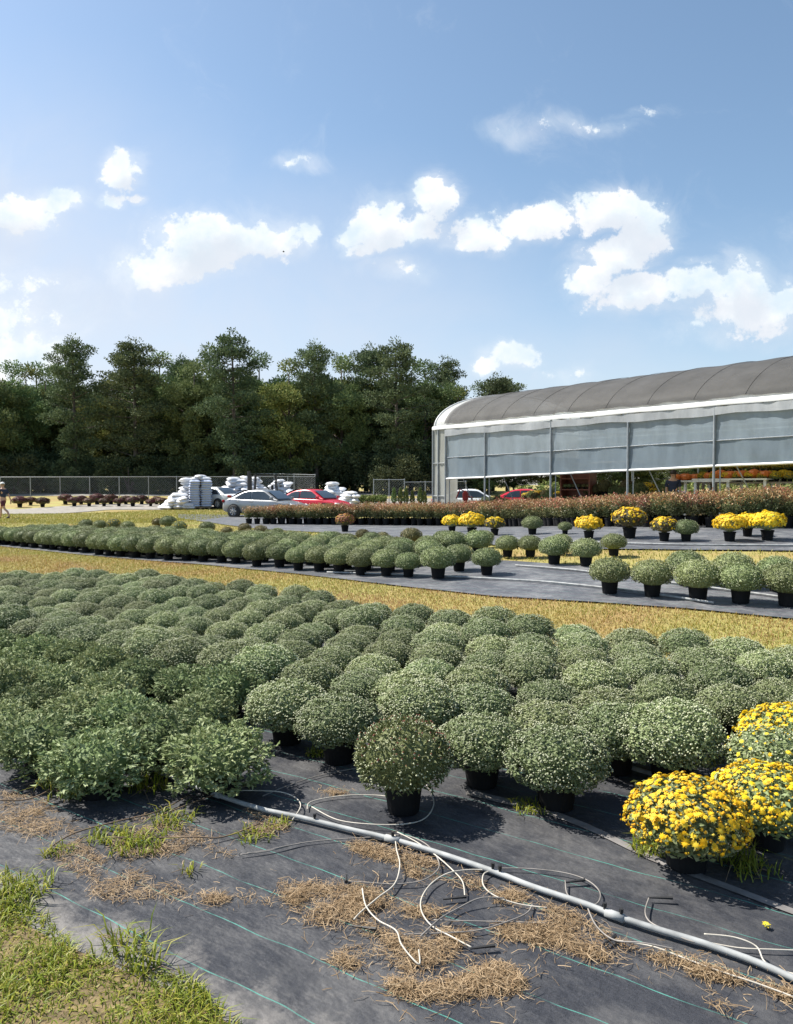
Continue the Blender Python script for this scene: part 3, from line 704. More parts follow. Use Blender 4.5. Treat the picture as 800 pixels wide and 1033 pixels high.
FTL = {7:'tall dark pine rising above the leafy trees at the left of the tree line', 13:'tallest dark pine of the tree line, straight above the bag pallets', 10:'dark pine with a narrow top between two lower broadleaf trees',
       17:'dark pine with rounded top beside a yellow green tree', 20:'tall dark pine of the tree line left of the greenhouse', 22:'dark round topped pine nearest the greenhouse end', 24:'dark pine top showing over the greenhouse roof', 16:'yellow green tree above the red car'}
for j, (k, i, px, y, top) in enumerate(FT):
    lab = FTL.get(j) or {'pine': 'dark pine in the row of trees beyond the chain link fence', 'broad': 'leafy green tree in the row beyond the chain link fence', 'ochre': 'yellow green tree in the row beyond the chain link fence'}[k]
    put_tree(k, i, px, y, top, lab, None if j in FTL else 'front trees of the tree line', random.uniform(.95, 1.15))
rd = random.Random(5)
for j in range(24):
    px = -60+j*24+rd.uniform(-8, 8); k = rd.choice(['broad', 'broad', 'pine', 'ochre']); y = rd.uniform(88, 98)
    put_tree(k, rd.randrange(2), px, y, 375+rd.uniform(-10, 14)+(20 if px > 440 else 0), 'shaded tree standing behind the front trees of the tree line', 'back trees of the tree line', 1.25)
for j in range(17):
    px = 495+j*24+rd.uniform(-8, 8); k = rd.choice(['broad', 'ochre', 'broad']); y = rd.uniform(70, 90)
    put_tree(k, rd.randrange(2), px, y, rd.uniform(428, 446), 'leafy tree beyond the far side of the greenhouse, seen through its openings', 'trees beyond the greenhouse', 1.5)
def bush_mesh(seed, n, leaf, mat, w=2.2, h=3.0):
    global rng; rng = np.random.default_rng(seed); P, A = [], []
    for _ in range(16):
        c = np.array([rng.normal()*w*.4, rng.normal()*w*.4, rng.uniform(.12, .85)*h]); k = n//16; d = usphere(k); rr = rng.uniform(.5, .95)*w*.4
        P.append(c+d*rr*rng.uniform(.5, 1.15, (k, 1))); A.append(d+rng.normal(size=(k, 3))*.6)
    P = np.concatenate(P); P[:, 2] = np.maximum(P[:, 2], .02); A = np.concatenate(A); k = len(P)
    v, f = leaves(P, A, rng.normal(size=(k, 3)), leaf*rng.uniform(.7, 1.4, k), leaf*.6*rng.uniform(.7, 1.3, k)); return raw_mesh('foliage', v, f, mat)
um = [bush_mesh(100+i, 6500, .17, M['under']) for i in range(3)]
st = MB()
for a in range(5): st.tube([(0, 0, -.1), (math.cos(a*1.3)*.6, math.sin(a*1.3)*.6, 2.0)], [.05, .02], 5)
stm = raw_mesh('stem', st.v, st.f, M['bark'])
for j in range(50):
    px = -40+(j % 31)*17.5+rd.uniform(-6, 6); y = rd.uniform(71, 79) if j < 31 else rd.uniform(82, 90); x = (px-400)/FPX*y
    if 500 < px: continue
    r = empty('understory_shrub', (x, y, gz(x, y)), rd.uniform(0, 6), 'shrub under the tree line, shade put into its leaf colour', 'shrub', 'understory shrubs under the tree line')
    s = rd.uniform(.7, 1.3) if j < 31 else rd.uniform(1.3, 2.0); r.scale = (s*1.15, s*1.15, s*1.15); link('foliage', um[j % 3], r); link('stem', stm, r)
# lighter bushes seen through the greenhouse
lb = bush_mesh(140, 2200, .28, M['ochre'])
for px, y, s in ((560,52,.55),(600,50,.5),(625,48,.55),(655,47,.5),(690,46,.6),(735,44,.6),(790,42,.6),(830,40,.6)):
    x = (px-400)/FPX*y; r = empty('bush', (x, y, gz(x, y)), px, 'yellow green bush beyond the far side of the greenhouse', 'shrub', 'bushes beyond the greenhouse'); r.scale = (s*1.8, s*1.8, s); link('foliage', lb, r); link('stem', stm, r)

# ------------------------------------------------------------------ chain link fences
def wire_mat():
    m, nt = new_mat('chain_link_wire'); N = nt.nodes; L = nt.links
    o = N.new('ShaderNodeOutputMaterial'); p = N.new('ShaderNodeBsdfPrincipled'); p.inputs['Base Color'].default_value = (.30,.31,.32,1); p.inputs['Metallic'].default_value = .4; p.inputs['Roughness'].default_value = .5
    L.new(p.outputs[0], o.inputs[0]); return m
M['wire'] = wire_mat()
def fence(pts, h, gap, label, name='chain_link_fence'):
    pts = [Vector((p[0], p[1], gz(p[0], p[1]))) for p in pts]
    root = empty(name, pts[0], 0, label, 'fence'); off = Vector(root.location); wires = MB(); allp = []
    for a, b in zip(pts[:-1], pts[1:]):
        n = max(1, round((b-a).length/gap))
        for i in range(n+1): 
            if i == 0 and allp: continue
            q = a.lerp(b, i/n); q.z = gz(q.x, q.y); allp.append(q)
    for q in allp:
        m = MB(); m.tube([q-off+Vector((0,0,-.2)), q-off+Vector((0,0,h+.03))], .035, 6); m.lathe([(0,.05),(.03,.04),(.045,0)], 6, mat=Matrix.Translation(q-off+Vector((0,0,h+.02)))); m.build('post', M['steel'], root)
    m = MB(); m.tube([q-off+Vector((0,0,h)) for q in allp], .022, 6); m.build('top_rail', M['steel'], root)
    vs = []; fs = []
    for a, b in zip(allp[:-1], allp[1:]):
        ln = (b-a).length; step = .19; n = int(ln/step)
        for sgn in (0, 1):
            for i in range(-int(h/step), n+1):
                t0, t1 = i*step, i*step+h
                z0, z1 = 0.03, h
                if t0 < 0: z0 = -t0; t0 = 0
                if t1 > ln: z1 = h-(t1-ln); t1 = ln
                if z1 <= z0: continue
                pa = a.lerp(b, t0/ln); pb = a.lerp(b, t1/ln); za, zb = (z0, z1) if sgn == 0 else (h-z0, h-z1)
                wires.tube([pa-off+Vector((0,0,za)), pb-off+Vector((0,0,zb))], .0032, 3, caps=False)
    wires.build('wire_mesh', M['wire'], root); return root
def far(px, y): return ((px-400)/FPX*y, y)
fence([far(-60, 62), far(150, 63), far(318, 64)], 1.8, 2.3, 'long chain link fence in front of the tree line at the left')
fence([far(318, 64), far(240, 72)], 1.95, 2.6, 'chain link fence side running back from the corner post')
fence([far(377, 57), far(408, 57)], 1.75, 1.25, 'tall chain link gate section beside the greenhouse end')
fence([far(408, 57.5), far(470, 59)], 1.55, 1.7, 'lower chain link fence between gate and greenhouse')

# ------------------------------------------------------------------ potted plants
def pot_mesh(r, h, key='pot'):
    m = MB(); m.lathe([(0,.001),(r*.80,0),(r*.97,h*.86),(r*1.05,h*.865),(r*1.06,h),(r*.97,h),(r*.95,h*.93),(0,h*.93)], 24); return raw_mesh('pot', m.v, m.f, M['pot'], smooth=False)
def dome_points(n, rx, rz, zc, low=-.55, rough=.05, seed=0):
    d = usphere(int(n*1.6)); d = d[d[:, 2] > low][:n]; k = len(d); ph = rng.uniform(0, 6.3, 6)
    lump = 1 + rough*(np.sin(d[:,0]*7+ph[0])*np.sin(d[:,1]*7+ph[1])+.8*np.sin(d[:,2]*9+ph[2])*np.sin(d[:,0]*11+ph[3])) + rough*.5*np.sin(d[:,1]*17+ph[4])*np.sin(d[:,2]*15+ph[5])
    return d, lump
def core(rx, rz, zc, k=.80):
    m = MB(); m.lathe([(rx*k*math.cos(a), zc+rz*k*math.sin(a)) for a in np.linspace(-1.35, 1.57, 12)], 18); m.lathe([(.045,.1),(.05, zc)], 8); return np.array(m.v, float), np.array([f for f in m.f], dtype=np.int32)
def quad_split(f): return np.concatenate([f[:, [0,1,2]], f[:, [0,2,3]]])
def mum(seed, rx=.25, rz=.205, zc=.285, n=2600, ln=.030, wd=.015, bud=700, br=.0052, leafmat='mum', budmat='bud', rough=.05, flowers=0, fr=.018, fmat=('yellow','orange'), flow_low=-.1, low=-.6, corek=.80, splay=.55, redtop=0, outw=.42):
    """foliage mesh of a mounded potted mum: shoots of small leaves with buds or blooms at their tips"""
    global rng; rng = np.random.default_rng(seed); parts = []; mats = [M[leafmat], M[budmat]]
    d, lump = dome_points(n, rx, rz, zc, low, rough); k = len(d); S = np.array([rx, rx, rz])
    rad = lump*(1-np.abs(rng.normal(0, .085, k))+np.where(rng.random(k) < .07, rng.uniform(0, .10, k), 0)); P = d*rad[:, None]*S + np.array([0, 0, zc])
    T = norm(np.cross(d, rng.normal(size=(k, 3)))); A = T*(splay+.25)+d*outw+np.array([0, 0, .22])+rng.normal(size=(k, 3))*.18
    v, f = leaves(P-norm(A)*ln*.5, A, d*.9+np.array([0,0,.45])+rng.normal(size=(k, 3))*.4, ln*rng.uniform(.65, 1.3, k), wd*rng.uniform(.7, 1.3, k)); parts.append((v, f, 0))
    cv, cf = core(rx, rz, zc, corek); parts.append((cv, quad_split(cf), 0))
    if bud:
        d2, l2 = dome_points(bud, rx, rz, zc, -.4, rough); kk = len(d2); P2 = d2*(l2*(1.0+rng.uniform(-.035, .035, kk)))[:, None]*S+np.array([0, 0, zc])
        v, f = balls(P2, br*rng.uniform(.7, 1.3, kk)); 
        mi = 1
        parts.append((v, f, mi))
        if redtop:
            top = P2[(d2[:, 2] > .15) & (rng.random(kk) < .5)]; v, f = balls(top+np.array([.003,0,.004]), br*1.25); mats.append(M['redbud']); parts.append((v, f, len(mats)-1))
    if flowers:
        d3, l3 = dome_points(flowers*2, rx, rz, zc, -.35, rough); keep = rng.random(len(d3)) < np.clip((d3[:, 2]-flow_low)*1.6+.35, .12, 1); d3, l3 = d3[keep][:flowers], l3[keep][:flowers]; kk = len(d3)
        P3 = d3*(l3*(1.02+rng.uniform(-.04, .06, kk)))[:, None]*S+np.array([0, 0, zc]); big = rng.random(kk) < .68
        b0 = len(mats); mats += [M[fmat[0]], M[fmat[1]]]
        v, f = blooms(P3[big], d3[big]+rng.normal(size=(big.sum(), 3))*.25+np.array([0,0,.2]), fr*rng.uniform(.55, 1.6, big.sum())); parts.append((v, f, b0))
        v, f = blooms(P3[~big], d3[~big], fr*.6*rng.uniform(.7, 1.2, (~big).sum()), 5); parts.append((v, f, b0+1))
    v, f, m = merge(parts); return raw_mesh('foliage', v, f, mats, m)
POT = pot_mesh(.105, .17); POTW = pot_mesh(.115, .20)
FO = {}
FO['bud'] = [mum(200+i, rx=.255, rz=.19, rough=.06+.02*(i % 3), n=4300, ln=.025, wd=.0125, bud=1250, br=.0056, zc=.272+.006*i, low=-.6, corek=.74) for i in range(6)]
FO['leafy'] = [mum(230+i, rx=.25, rz=.215, zc=.245, n=3300, ln=.034, wd=.0155, bud=0, leafmat='leafy', rough=.17, splay=.5, corek=.66, low=-.75, outw=.95) for i in range(5)]
FO['dome'] = [mum(260+i, rx=.27, rz=.185, zc=.285, n=2300, ln=.026, wd=.014, bud=350, leafmat='dome', rough=.03, corek=.84, low=-.62, splay=.45) for i in range(4)]
FO['domelow'] = [mum(270+i, rx=.27, rz=.195, zc=.265, n=2300, ln=.026, wd=.014, bud=350, leafmat='dome', rough=.035, corek=.84, low=-.75, splay=.45) for i in range(4)]
FO['olive'] = [mum(280+i, rx=.23, rz=.17, zc=.30, n=1500, ln=.03, wd=.016, bud=260, budmat='redbud', leafmat='olive', rough=.07) for i in range(2)]
FO['yel'] = [mum(300+i, rx=.26, rz=.20, zc=.265, n=1600, ln=.036, wd=.017, bud=520, budmat='orange', flowers=600, fr=.0140, rough=.04, leafmat='leafy', br=.008) for i in range(2)]
FO['yelfull'] = [mum(310+i, rx=.27, rz=.17, zc=.31, n=900, ln=.03, wd=.016, bud=0, flowers=1100, fr=.022, rough=.08, flow_low=-.5) for i in range(2)]
FO['yelpart'] = [mum(320+i, rx=.26, rz=.17, zc=.31, n=1700, ln=.03, wd=.016, bud=200, flowers=330, fr=.020, rough=.06, fmat=('yellow', 'pinkpet'), flow_low=.25, leafmat='olive') for i in range(2)]
FO['yelbud'] = [mum(330, rx=.25, rz=.19, zc=.29, n=2600, bud=500, flowers=110, fr=.012, flow_low=.1)]
FO['pink'] = [mum(335, rx=.26, rz=.18, zc=.31, n=1300, ln=.03, wd=.016, bud=0, flowers=600, fr=.02, fmat=('pinkpet', 'yellow'), flow_low=-.2, leafmat='olive')]
FO['redmum'] = [mum(340, rx=.255, rz=.205, zc=.285, n=2700, leafmat='lone', splay=.35, outw=.8, ln=.032, wd=.011, bud=650, redtop=1, rough=.05)]
FO['maroon'] = [mum(350+i, rx=.3, rz=.17, zc=.27, n=900, ln=.05, wd=.028, bud=0, leafmat='olive', flowers=420, fr=.03, fmat=('maroon','maroon'), rough=.08) for i in range(2)]
def plant(kind, x, y, w, label, group=None, name=None, wide=None, rr=random, hz=1.0):
    name = name or {'dome': 'domed_mum', 'domelow': 'domed_mum', 'leafy': 'leafy_mum', 'olive': 'brownish_mum', 'maroon': 'maroon_mum', 'pink': 'faded_mum'}.get(kind, 'yellow_mum' if kind.startswith('yel') else 'budded_mum')
    ms = FO[kind]; base = .27 if kind in ('dome','domelow','yelfull') else .25
    s = w/(2*base*1.04); r = empty(name, (x, y, gz(x, y)+.024), rr.uniform(0, 6.28), label, 'potted plant', group); r.scale = (s, s, s*hz)
    link('pot', POTW if kind in ('dome',) else POT, r); link('foliage', rr.choice(ms), r); return r
def plant_px(kind, px, py, wpx, label, group=None, **k):
    p = at(px, py); _, _, dp = proj(p); return plant(kind, p.x, p.y, wpx*dp/FPX, label, group, **k)

rr = random.Random(21)
# near bed: rows along U; the leafy ones at its left front
GB = 'budded mums packed in the near bed'; GL = 'leafy mums at the left front of the near bed'
singles = {}
count = 0
def seen(x, y, mx=70):
    px, py, d = proj((x, y, gz(x, y)+.3)); return d > 0 and -mx < px < 800+mx
taken = []
# front plants, placed one by one
front = [('redmum', 407, 822, 98, 'lone mum with reddish buds in front of the near bed, tubing looped round its pot'),
 ('bud', 486, 796, 92, 'budded mum right behind and beside the lone reddish one'), ('bud', 561, 818, 104, 'budded mum nearest the camera in the near bed, left of the yellow ones'),
 ('bud', 676, 795, 104, 'budded mum standing directly behind the nearest yellow mum'), ('bud', 342, 772, 86, 'rounded budded mum at the open gap, left of the lone reddish one'),
 ('bud', 290, 752, 84, 'budded mum half behind the leafy ones at the gap in the front row'), ('bud', 425, 757, 86, 'budded mum whose base hides behind the lone reddish one'),
 ('yel', 692, 879, 115, 'nearest yellow flowering mum with open blooms and orange buds'), ('yel', 772, 858, 106, 'yellow flowering mum just behind the nearest yellow one'),
 ('yelbud', 779, 815, 96, 'green mum just opening a few yellow buds between yellow ones'), ('yel', 796, 790, 96, 'yellow flowering mum deepest in the bed, cut by the frame'),
 ('leafy', 100, 806, 102, 'broad leaved leafy mum at the very front left of the bed'), ('leafy', 222, 803, 106, 'leafy mum beside the pipe, right end of the leafy front row'),
 ('leafy', 44, 784, 96, 'leafy mum left of the front left one, weeds at its base'), ('leafy', 163, 778, 90, 'leafy mum set back between the two front leafy ones')]
for (k, px, py, w, lab) in front:
    p = at(px, py); taken.append(p); plant_px(k, px, py, w, lab, rr=rr, hz={'leafy': .70, 'yel': .84, 'yelbud': .85, 'bud': .82}.get(k, 1))
for row in range(-4, 16):
    v = 3.66+.40*row if row < 0 else 3.66+.46*row
    for i in range(-52, 10):
        su = .47 if row < 1 else .435
        u = -1.47+su*i+(.2 if row % 2 else 0); 
        p = uv(u, v); p = Vector((p.x+rr.uniform(-.05, .05), p.y+rr.uniform(-.05, .05)))
        if not seen(p.x, p.y, 40): continue
        px, py, dp = proj((p.x, p.y, 0))
        if py > 0 and proj((p.x, p.y, gz(p.x, p.y)))[1] < np.interp(px, [q[0] for q in BACK], [q[1] for q in BACK]): continue
        leafy = v < 3.95 and u < -2.9
        if v < 3.6 and not (leafy and v > 2.40 + (.5 if u > -3.6 else 0)): continue
        if leafy and px > 262: continue
        if v < 3.95 and not leafy and (px > 230): continue
        if any((Vector((t.x, t.y))-p).length < (.36 if leafy else .26) for t in taken): continue
        taken.append(Vector((p.x, p.y, 0)))
        if leafy: plant('leafy', p.x, p.y, rr.uniform(.42, .50), 'broad leaved green mum among the leafy ones at the left front', GL, rr=rr, hz=rr.uniform(.66, .82))
        else: plant('bud', p.x, p.y, rr.uniform(.40, .465)*(.9 if px < 330 else 1) if v > 4.25 else rr.uniform(.44, .5), 'grey green budded mum in the middle of the tightly packed near bed', GB, rr=rr, hz=rr.uniform(.72, .88))
        count += 1
print('near bed plants', count)

# far bed: front row from the photo, further rows behind it on the left
GF = 'domed mums in the long far bed'
fr = [(-22,550,19),(-14,550,19),(-5,550,20),(5,550,20),(15,551,20),(25,552,20),(35,553,21),(46,554,21),(54,555,22),(65,556,23),(75,557,24),(87,558,25),(100,560,25),(111,561,26),(122,562,25),(137,563,27),(152,564,26),(170,565.5,27),(188,566,27),(205,567,27),(224,568,29),(238,569,27),(259,572,28),(282,573,27),(301,576,26),(322,577,28),(342,579,29),(364,581,29),(390,582,30)]
nfar = 0; ft = []
for (x, y, w) in fr:
    p = at(x, y); ft.append(p); plant_px('domelow' if x < 270 else 'dome', x, y, w*1.06, 'dome shaped green mum in the long front row of the far bed', GF, rr=rr)
base = [at(x, y) for (x, y, w) in fr]
for k in range(1, 5):
    for j in range(len(base)-1):
        a = base[j].lerp(base[j+1], .5 if k % 2 else 0.02); p = a + V.to_3d()*(.50*k)
        if k == 4 and rr.random() < .25: continue
        px, py, dp = proj((p.x, p.y, gz(p.x, p.y)))
        if px > 500: continue
        d = fr[j][2]*proj(base[j])[2]/FPX*1.08
        plant('domelow', p.x+rr.uniform(-.05, .05), p.y+rr.uniform(-.05, .05), d*rr.uniform(.93, 1.06), 'dome shaped green mum in the rows behind the far bed front row', 'domed mums behind the far bed front row', rr=rr); nfar += 1
print('near', count); print('far rows', nfar)
solo = [('dome',412,583,29,'domed mum, third from the gap in the far bed front row'),('dome',442,584.5,38,'wide domed mum left of the gap in the far bed'),('dome',491,581,32,'small domed mum standing alone on the grey cloth by the gap'),('dome',463,577,32,'domed mum half hidden behind the wide one at the gap'),
 ('dome',433,571,30,'domed mum in the second row just left of the gap'),('dome',407,569,29,'domed mum of the second row behind the wide one'),('dome',457,563,31,'domed mum set behind the lone small one'),('dome',482,562,31,'domed mum in the back row above the lone small one'),('dome',448,558,26,'domed mum in the back row, left of the three standing apart'),
 ('dome',512,563,26,'domed mum with dark pot, left of three standing apart past the gap'),('dome',535,563,26,'domed mum in the middle of three standing apart past the gap'),('dome',559,570,33,'domed mum nearest of three standing apart past the gap'),
 ('dome',591,572,33,'domed mum at the grass edge beside a smaller one'),('dome',619,562,27,'domed mum on the grass edge behind the right front row'),('dome',566,560,24,'domed mum half hidden behind the three standing apart'),('dome',489,553,20,'pale domed mum in front of the yellow ones'),
 ('dome',615,600,43,'domed mum at the left end of the right front row'),('dome',658,603,44,'domed mum second in the right front row'),('dome',704,607,49,'largest domed mum in the middle of the right front row'),('dome',747,610,48,'domed mum fourth in the right front row'),('dome',795,613,52,'domed mum cut by the frame, right front row'),
 ('dome',692,592,42,'domed mum behind the right front row, above the second and third'),('dome',740,594,42,'domed mum behind the right front row, above the third and fourth'),('dome',784,598,42,'domed mum behind the right front row, nearest the frame edge'),
 ('olive',159,535,13,'small brownish mum left of a greener one behind the far bed'),('dome',170,536,18,'round green mum standing up behind the far bed'),('yelbud',181,541,16,'green mum with yellow showing on top behind the far bed'),
 ('dome',209,541,17,'single round dark green mum on the grey cloth strip'),('olive',247,542,15,'brownish green mum, left of a pair on the grey strip'),('olive',263,546,17,'brownish green mum, right of a pair on the grey strip'),('olive',251,548,15,'low brownish mum below the pair on the grey strip'),('dome',280,545,14,'pointed small green mum right of the brownish pair'),
 ('dome',337,552,18,'green mum with yellowish tips behind the far bed'),('olive',366,550,17,'rounded brownish mum behind the far bed, left of a similar one'),('olive',386,553,17,'rounded brownish mum behind the far bed, right of a similar one'),('olive',400,556,15,'dark brownish mum low behind the back row'),('olive',415,556,25,'wide brownish green mum behind the back row'),
 ('dome',375,556,22,'green mum among the brownish ones behind the back row'),('olive',229,545,14,'faded low mum by the single dark green one'),('dome',87,537,15,'upright green mum, left of three behind the far bed'),('dome',101,538,15,'green mum in the middle of three behind the far bed'),('yelbud',115,538,15,'yellow tinged mum behind the far bed at the left'),('dome',129,539,15,'round green mum right of the yellow tinged one'),
 ('pink',348,537,19,'single mum with faded pink and yellow blooms on the grey strip'),
 ('yelfull',456,538,20,'yellow mum, left of two full yellow ones before the shrubs'),('yelfull',476,541,26,'full yellow mum, right of two before the shrubs'),('yelpart',499,541,20,'mum half yellow and half green beside the full yellow pair'),
 ('dome',537,540,22,'green mum standing alone between yellow ones before the shrubs'),('dome',570,540,15,'small green mum before the shrubs'),('yelfull',594,545,27,'yellow mum with an orange top before the shrubs'),('yelpart',635,544,33,'mum ringed with yellow blooms over a dark centre'),
 ('yelpart',670,547,26,'faded pinkish and yellow mum touching a green one'),('dome',692,547,26,'green mum touching the faded yellow one'),('yelfull',736,547,31,'full yellow mum, nearest of the group at the right'),('yelfull',754,542,26,'yellow mum at the back of the right group of three'),('yelfull',774,546,33,'yellow mum at the right end of the group of three')]
for s in solo: plant_px(*s, rr=rr)
# maroon mums on the gravel by the fence
for j, px in enumerate((20,31,43,66,75,82,90,98,105,112,120,127,134,143,152,158,163)):
    plant_px('maroon', px, 511-(j % 2)*2+(1 if px < 50 else 0), rr.uniform(8, 12.5), 'dark red mum in the row on the pale gravel by the fence', 'dark red mums on the gravel', rr=rr)

# ------------------------------------------------------------------ red tipped shrubs in pots
def shrub(seed):
    global rng; rng = np.random.default_rng(seed); P, A, T = [], [], []
    for _ in range(46):
        a = rng.uniform(0, 6.3); rr_ = .30*math.sqrt(rng.uniform(0, 1)); top = np.array([math.cos(a)*rr_, math.sin(a)*rr_, .40+.50*rng.uniform(.2, 1)*(1-.25*(rr_/.3)**2)])
        bot = np.array([math.cos(a)*rr_*.3, math.sin(a)*rr_*.3, .24]); k = 24; t = rng.uniform(.1, 1, k)**.8
        p = bot+(top-bot)*t[:, None]+rng.normal(size=(k, 3))*.028; P.append(p); A.append(np.stack([rng.normal(size=k), rng.normal(size=k), np.abs(rng.normal(size=k))*.8+.25], 1)); T.append(p[:, 2])
    P, A, T = np.concatenate(P), np.concatenate(A), np.concatenate(T); red = (T+rng.normal(0, .09, len(T))) > .60
    pr = []
    for msk, mi in ((~red, 0), (red, 1)):
        k = msk.sum(); v, f = leaves(P[msk], A[msk], rng.normal(size=(k, 3)), .062*rng.uniform(.7, 1.3, k), .028*rng.uniform(.7, 1.3, k)); pr.append((v, f, mi))
    v, f, m = merge(pr); fo = raw_mesh('foliage', v, f, [M['photg'], M['photr']], m)
    s = MB()
    for a in range(6): s.tube([(0,0,.2), (math.cos(a)*.06, math.sin(a)*.06, .42), (math.cos(a*1.05)*.16, math.sin(a*1.05)*.16, .7)], [.009,.007,.003], 5)
    return fo, raw_mesh('stems', s.v, s.f, M['bark'])
SH = [shrub(400+i) for i in range(4)]; SPOT = pot_mesh(.125, .25)
lp = [at(x, y) for x, y in ((250,529),(300,529.5),(350,530),(400,530.5),(450,531),(520,532),(600,532.5),(680,533),(760,533.5),(840,534))]
d = [0]
for a, b in zip(lp[:-1], lp[1:]): d.append(d[-1]+(b.to_2d()-a.to_2d()).length)
ns = 0
for k in range(3):
    t = .1+.2*(k % 2)
    while t < d[-1]:
        i = max(j for j in range(len(d)-1) if d[j] <= t); q = lp[i].lerp(lp[i+1], (t-d[i])/(d[i+1]-d[i])); x, y = q.x+GN.x*.5*k+rr.uniform(-.05,.05), q.y+GN.y*.5*k+rr.uniform(-.05,.05)
        r = empty('potted_shrub', (x, y, gz(x, y)+.026), rr.uniform(0, 6.3), ('red tipped shrub in a black pot, front row before the greenhouse' if k == 0 else 'red tipped shrub behind the front row, before the greenhouse'), 'potted shrub', 'front row of red tipped shrubs' if k == 0 else 'back rows of red tipped shrubs')
        bx, by, bd = proj((q.x, q.y, gz(q.x, q.y))); tgt = (by-np.interp(bx, [250,300,430,520,620,640,700,760,800], [510,508.5,507,504.5,500,499,494.5,491,490]))*bd/FPX
        s = rr.uniform(.95, 1.12); r.scale = (s, s, tgt/.92*rr.uniform(.94, 1.1)); fo, stx = rr.choice(SH); link('pot', SPOT, r); link('foliage', fo, r); link('stems', stx, r); t += .37+rr.uniform(-.03,.03); ns += 1
print('shrubs', ns)
# little evergreens and a hedge past the shrubs
def cone_plant(seed, h=1.1, r=.2, mat='broad'):
    global rng; rng = np.random.default_rng(seed); k = 900; z = rng.uniform(0, 1, k)**.85; a = rng.uniform(0, 6.3, k); rad = r*(1-z)**.7*np.minimum(1, z*6+.4)*rng.uniform(.6, 1.1, k)
    P = np.stack([np.cos(a)*rad, np.sin(a)*rad, .2+z*(h-.2)], 1); A = np.stack([np.cos(a)*.5, np.sin(a)*.5, np.ones(k)], 1)+rng.normal(size=(k,3))*.3
    v, f = leaves(P, A, rng.normal(size=(k,3)), .11*rng.uniform(.7,1.3,k), .05); return raw_mesh('foliage', v, f, M[mat])
cp = cone_plant(500)
for px, lab in ((397.5,'first narrow evergreen beside the hedge'),(404,'second narrow evergreen in the short row'),(409.5,'narrow evergreen before a fence post'),(416,'widest narrow evergreen in the short row'),(424,'tall narrow evergreen near the greenhouse panel'),(428.5,'narrow evergreen touching the greenhouse panel')):
    p = at(px, 510); r = empty('small_evergreen', p, px, lab+' by the greenhouse end', 'potted plant', 'small evergreens by the greenhouse'); s = rr.uniform(.85, 1.1); r.scale = (s,s,s); link('pot', SPOT, r); link('foliage', cp, r)
def hedge(xs, py, h, label):
    global rng; rng = np.random.default_rng(77); a, b = at(xs[0], py), at(xs[1], py); root = empty('hedge', a, 0, label, 'hedge'); k = 2600
    t = rng.uniform(0, 1, k); P = np.stack([(b.x-a.x)*t, (b.y-a.y)*t+rng.normal(0, .25, k), h*rng.uniform(.05, 1, k)**.6], 1); A = rng.normal(size=(k,3))+np.array([0,0,.5])
    v, f = leaves(P, A, rng.normal(size=(k,3)), .16, .09); link('foliage', raw_mesh('foliage', v, f, M['ochre']), root)
    m = MB()
    for i in range(10): q = (b-a)*(i/9.5+.03); m.tube([q, q+Vector((0,0,h*.6))], .02, 5)
    m.tube([Vector((0,0,.03)), b-a+Vector((0,0,.03))], .02, 5); m.build('stems', M['bark'], root)
hedge((342, 390), 509, .62, 'low yellow green hedge past the red car')

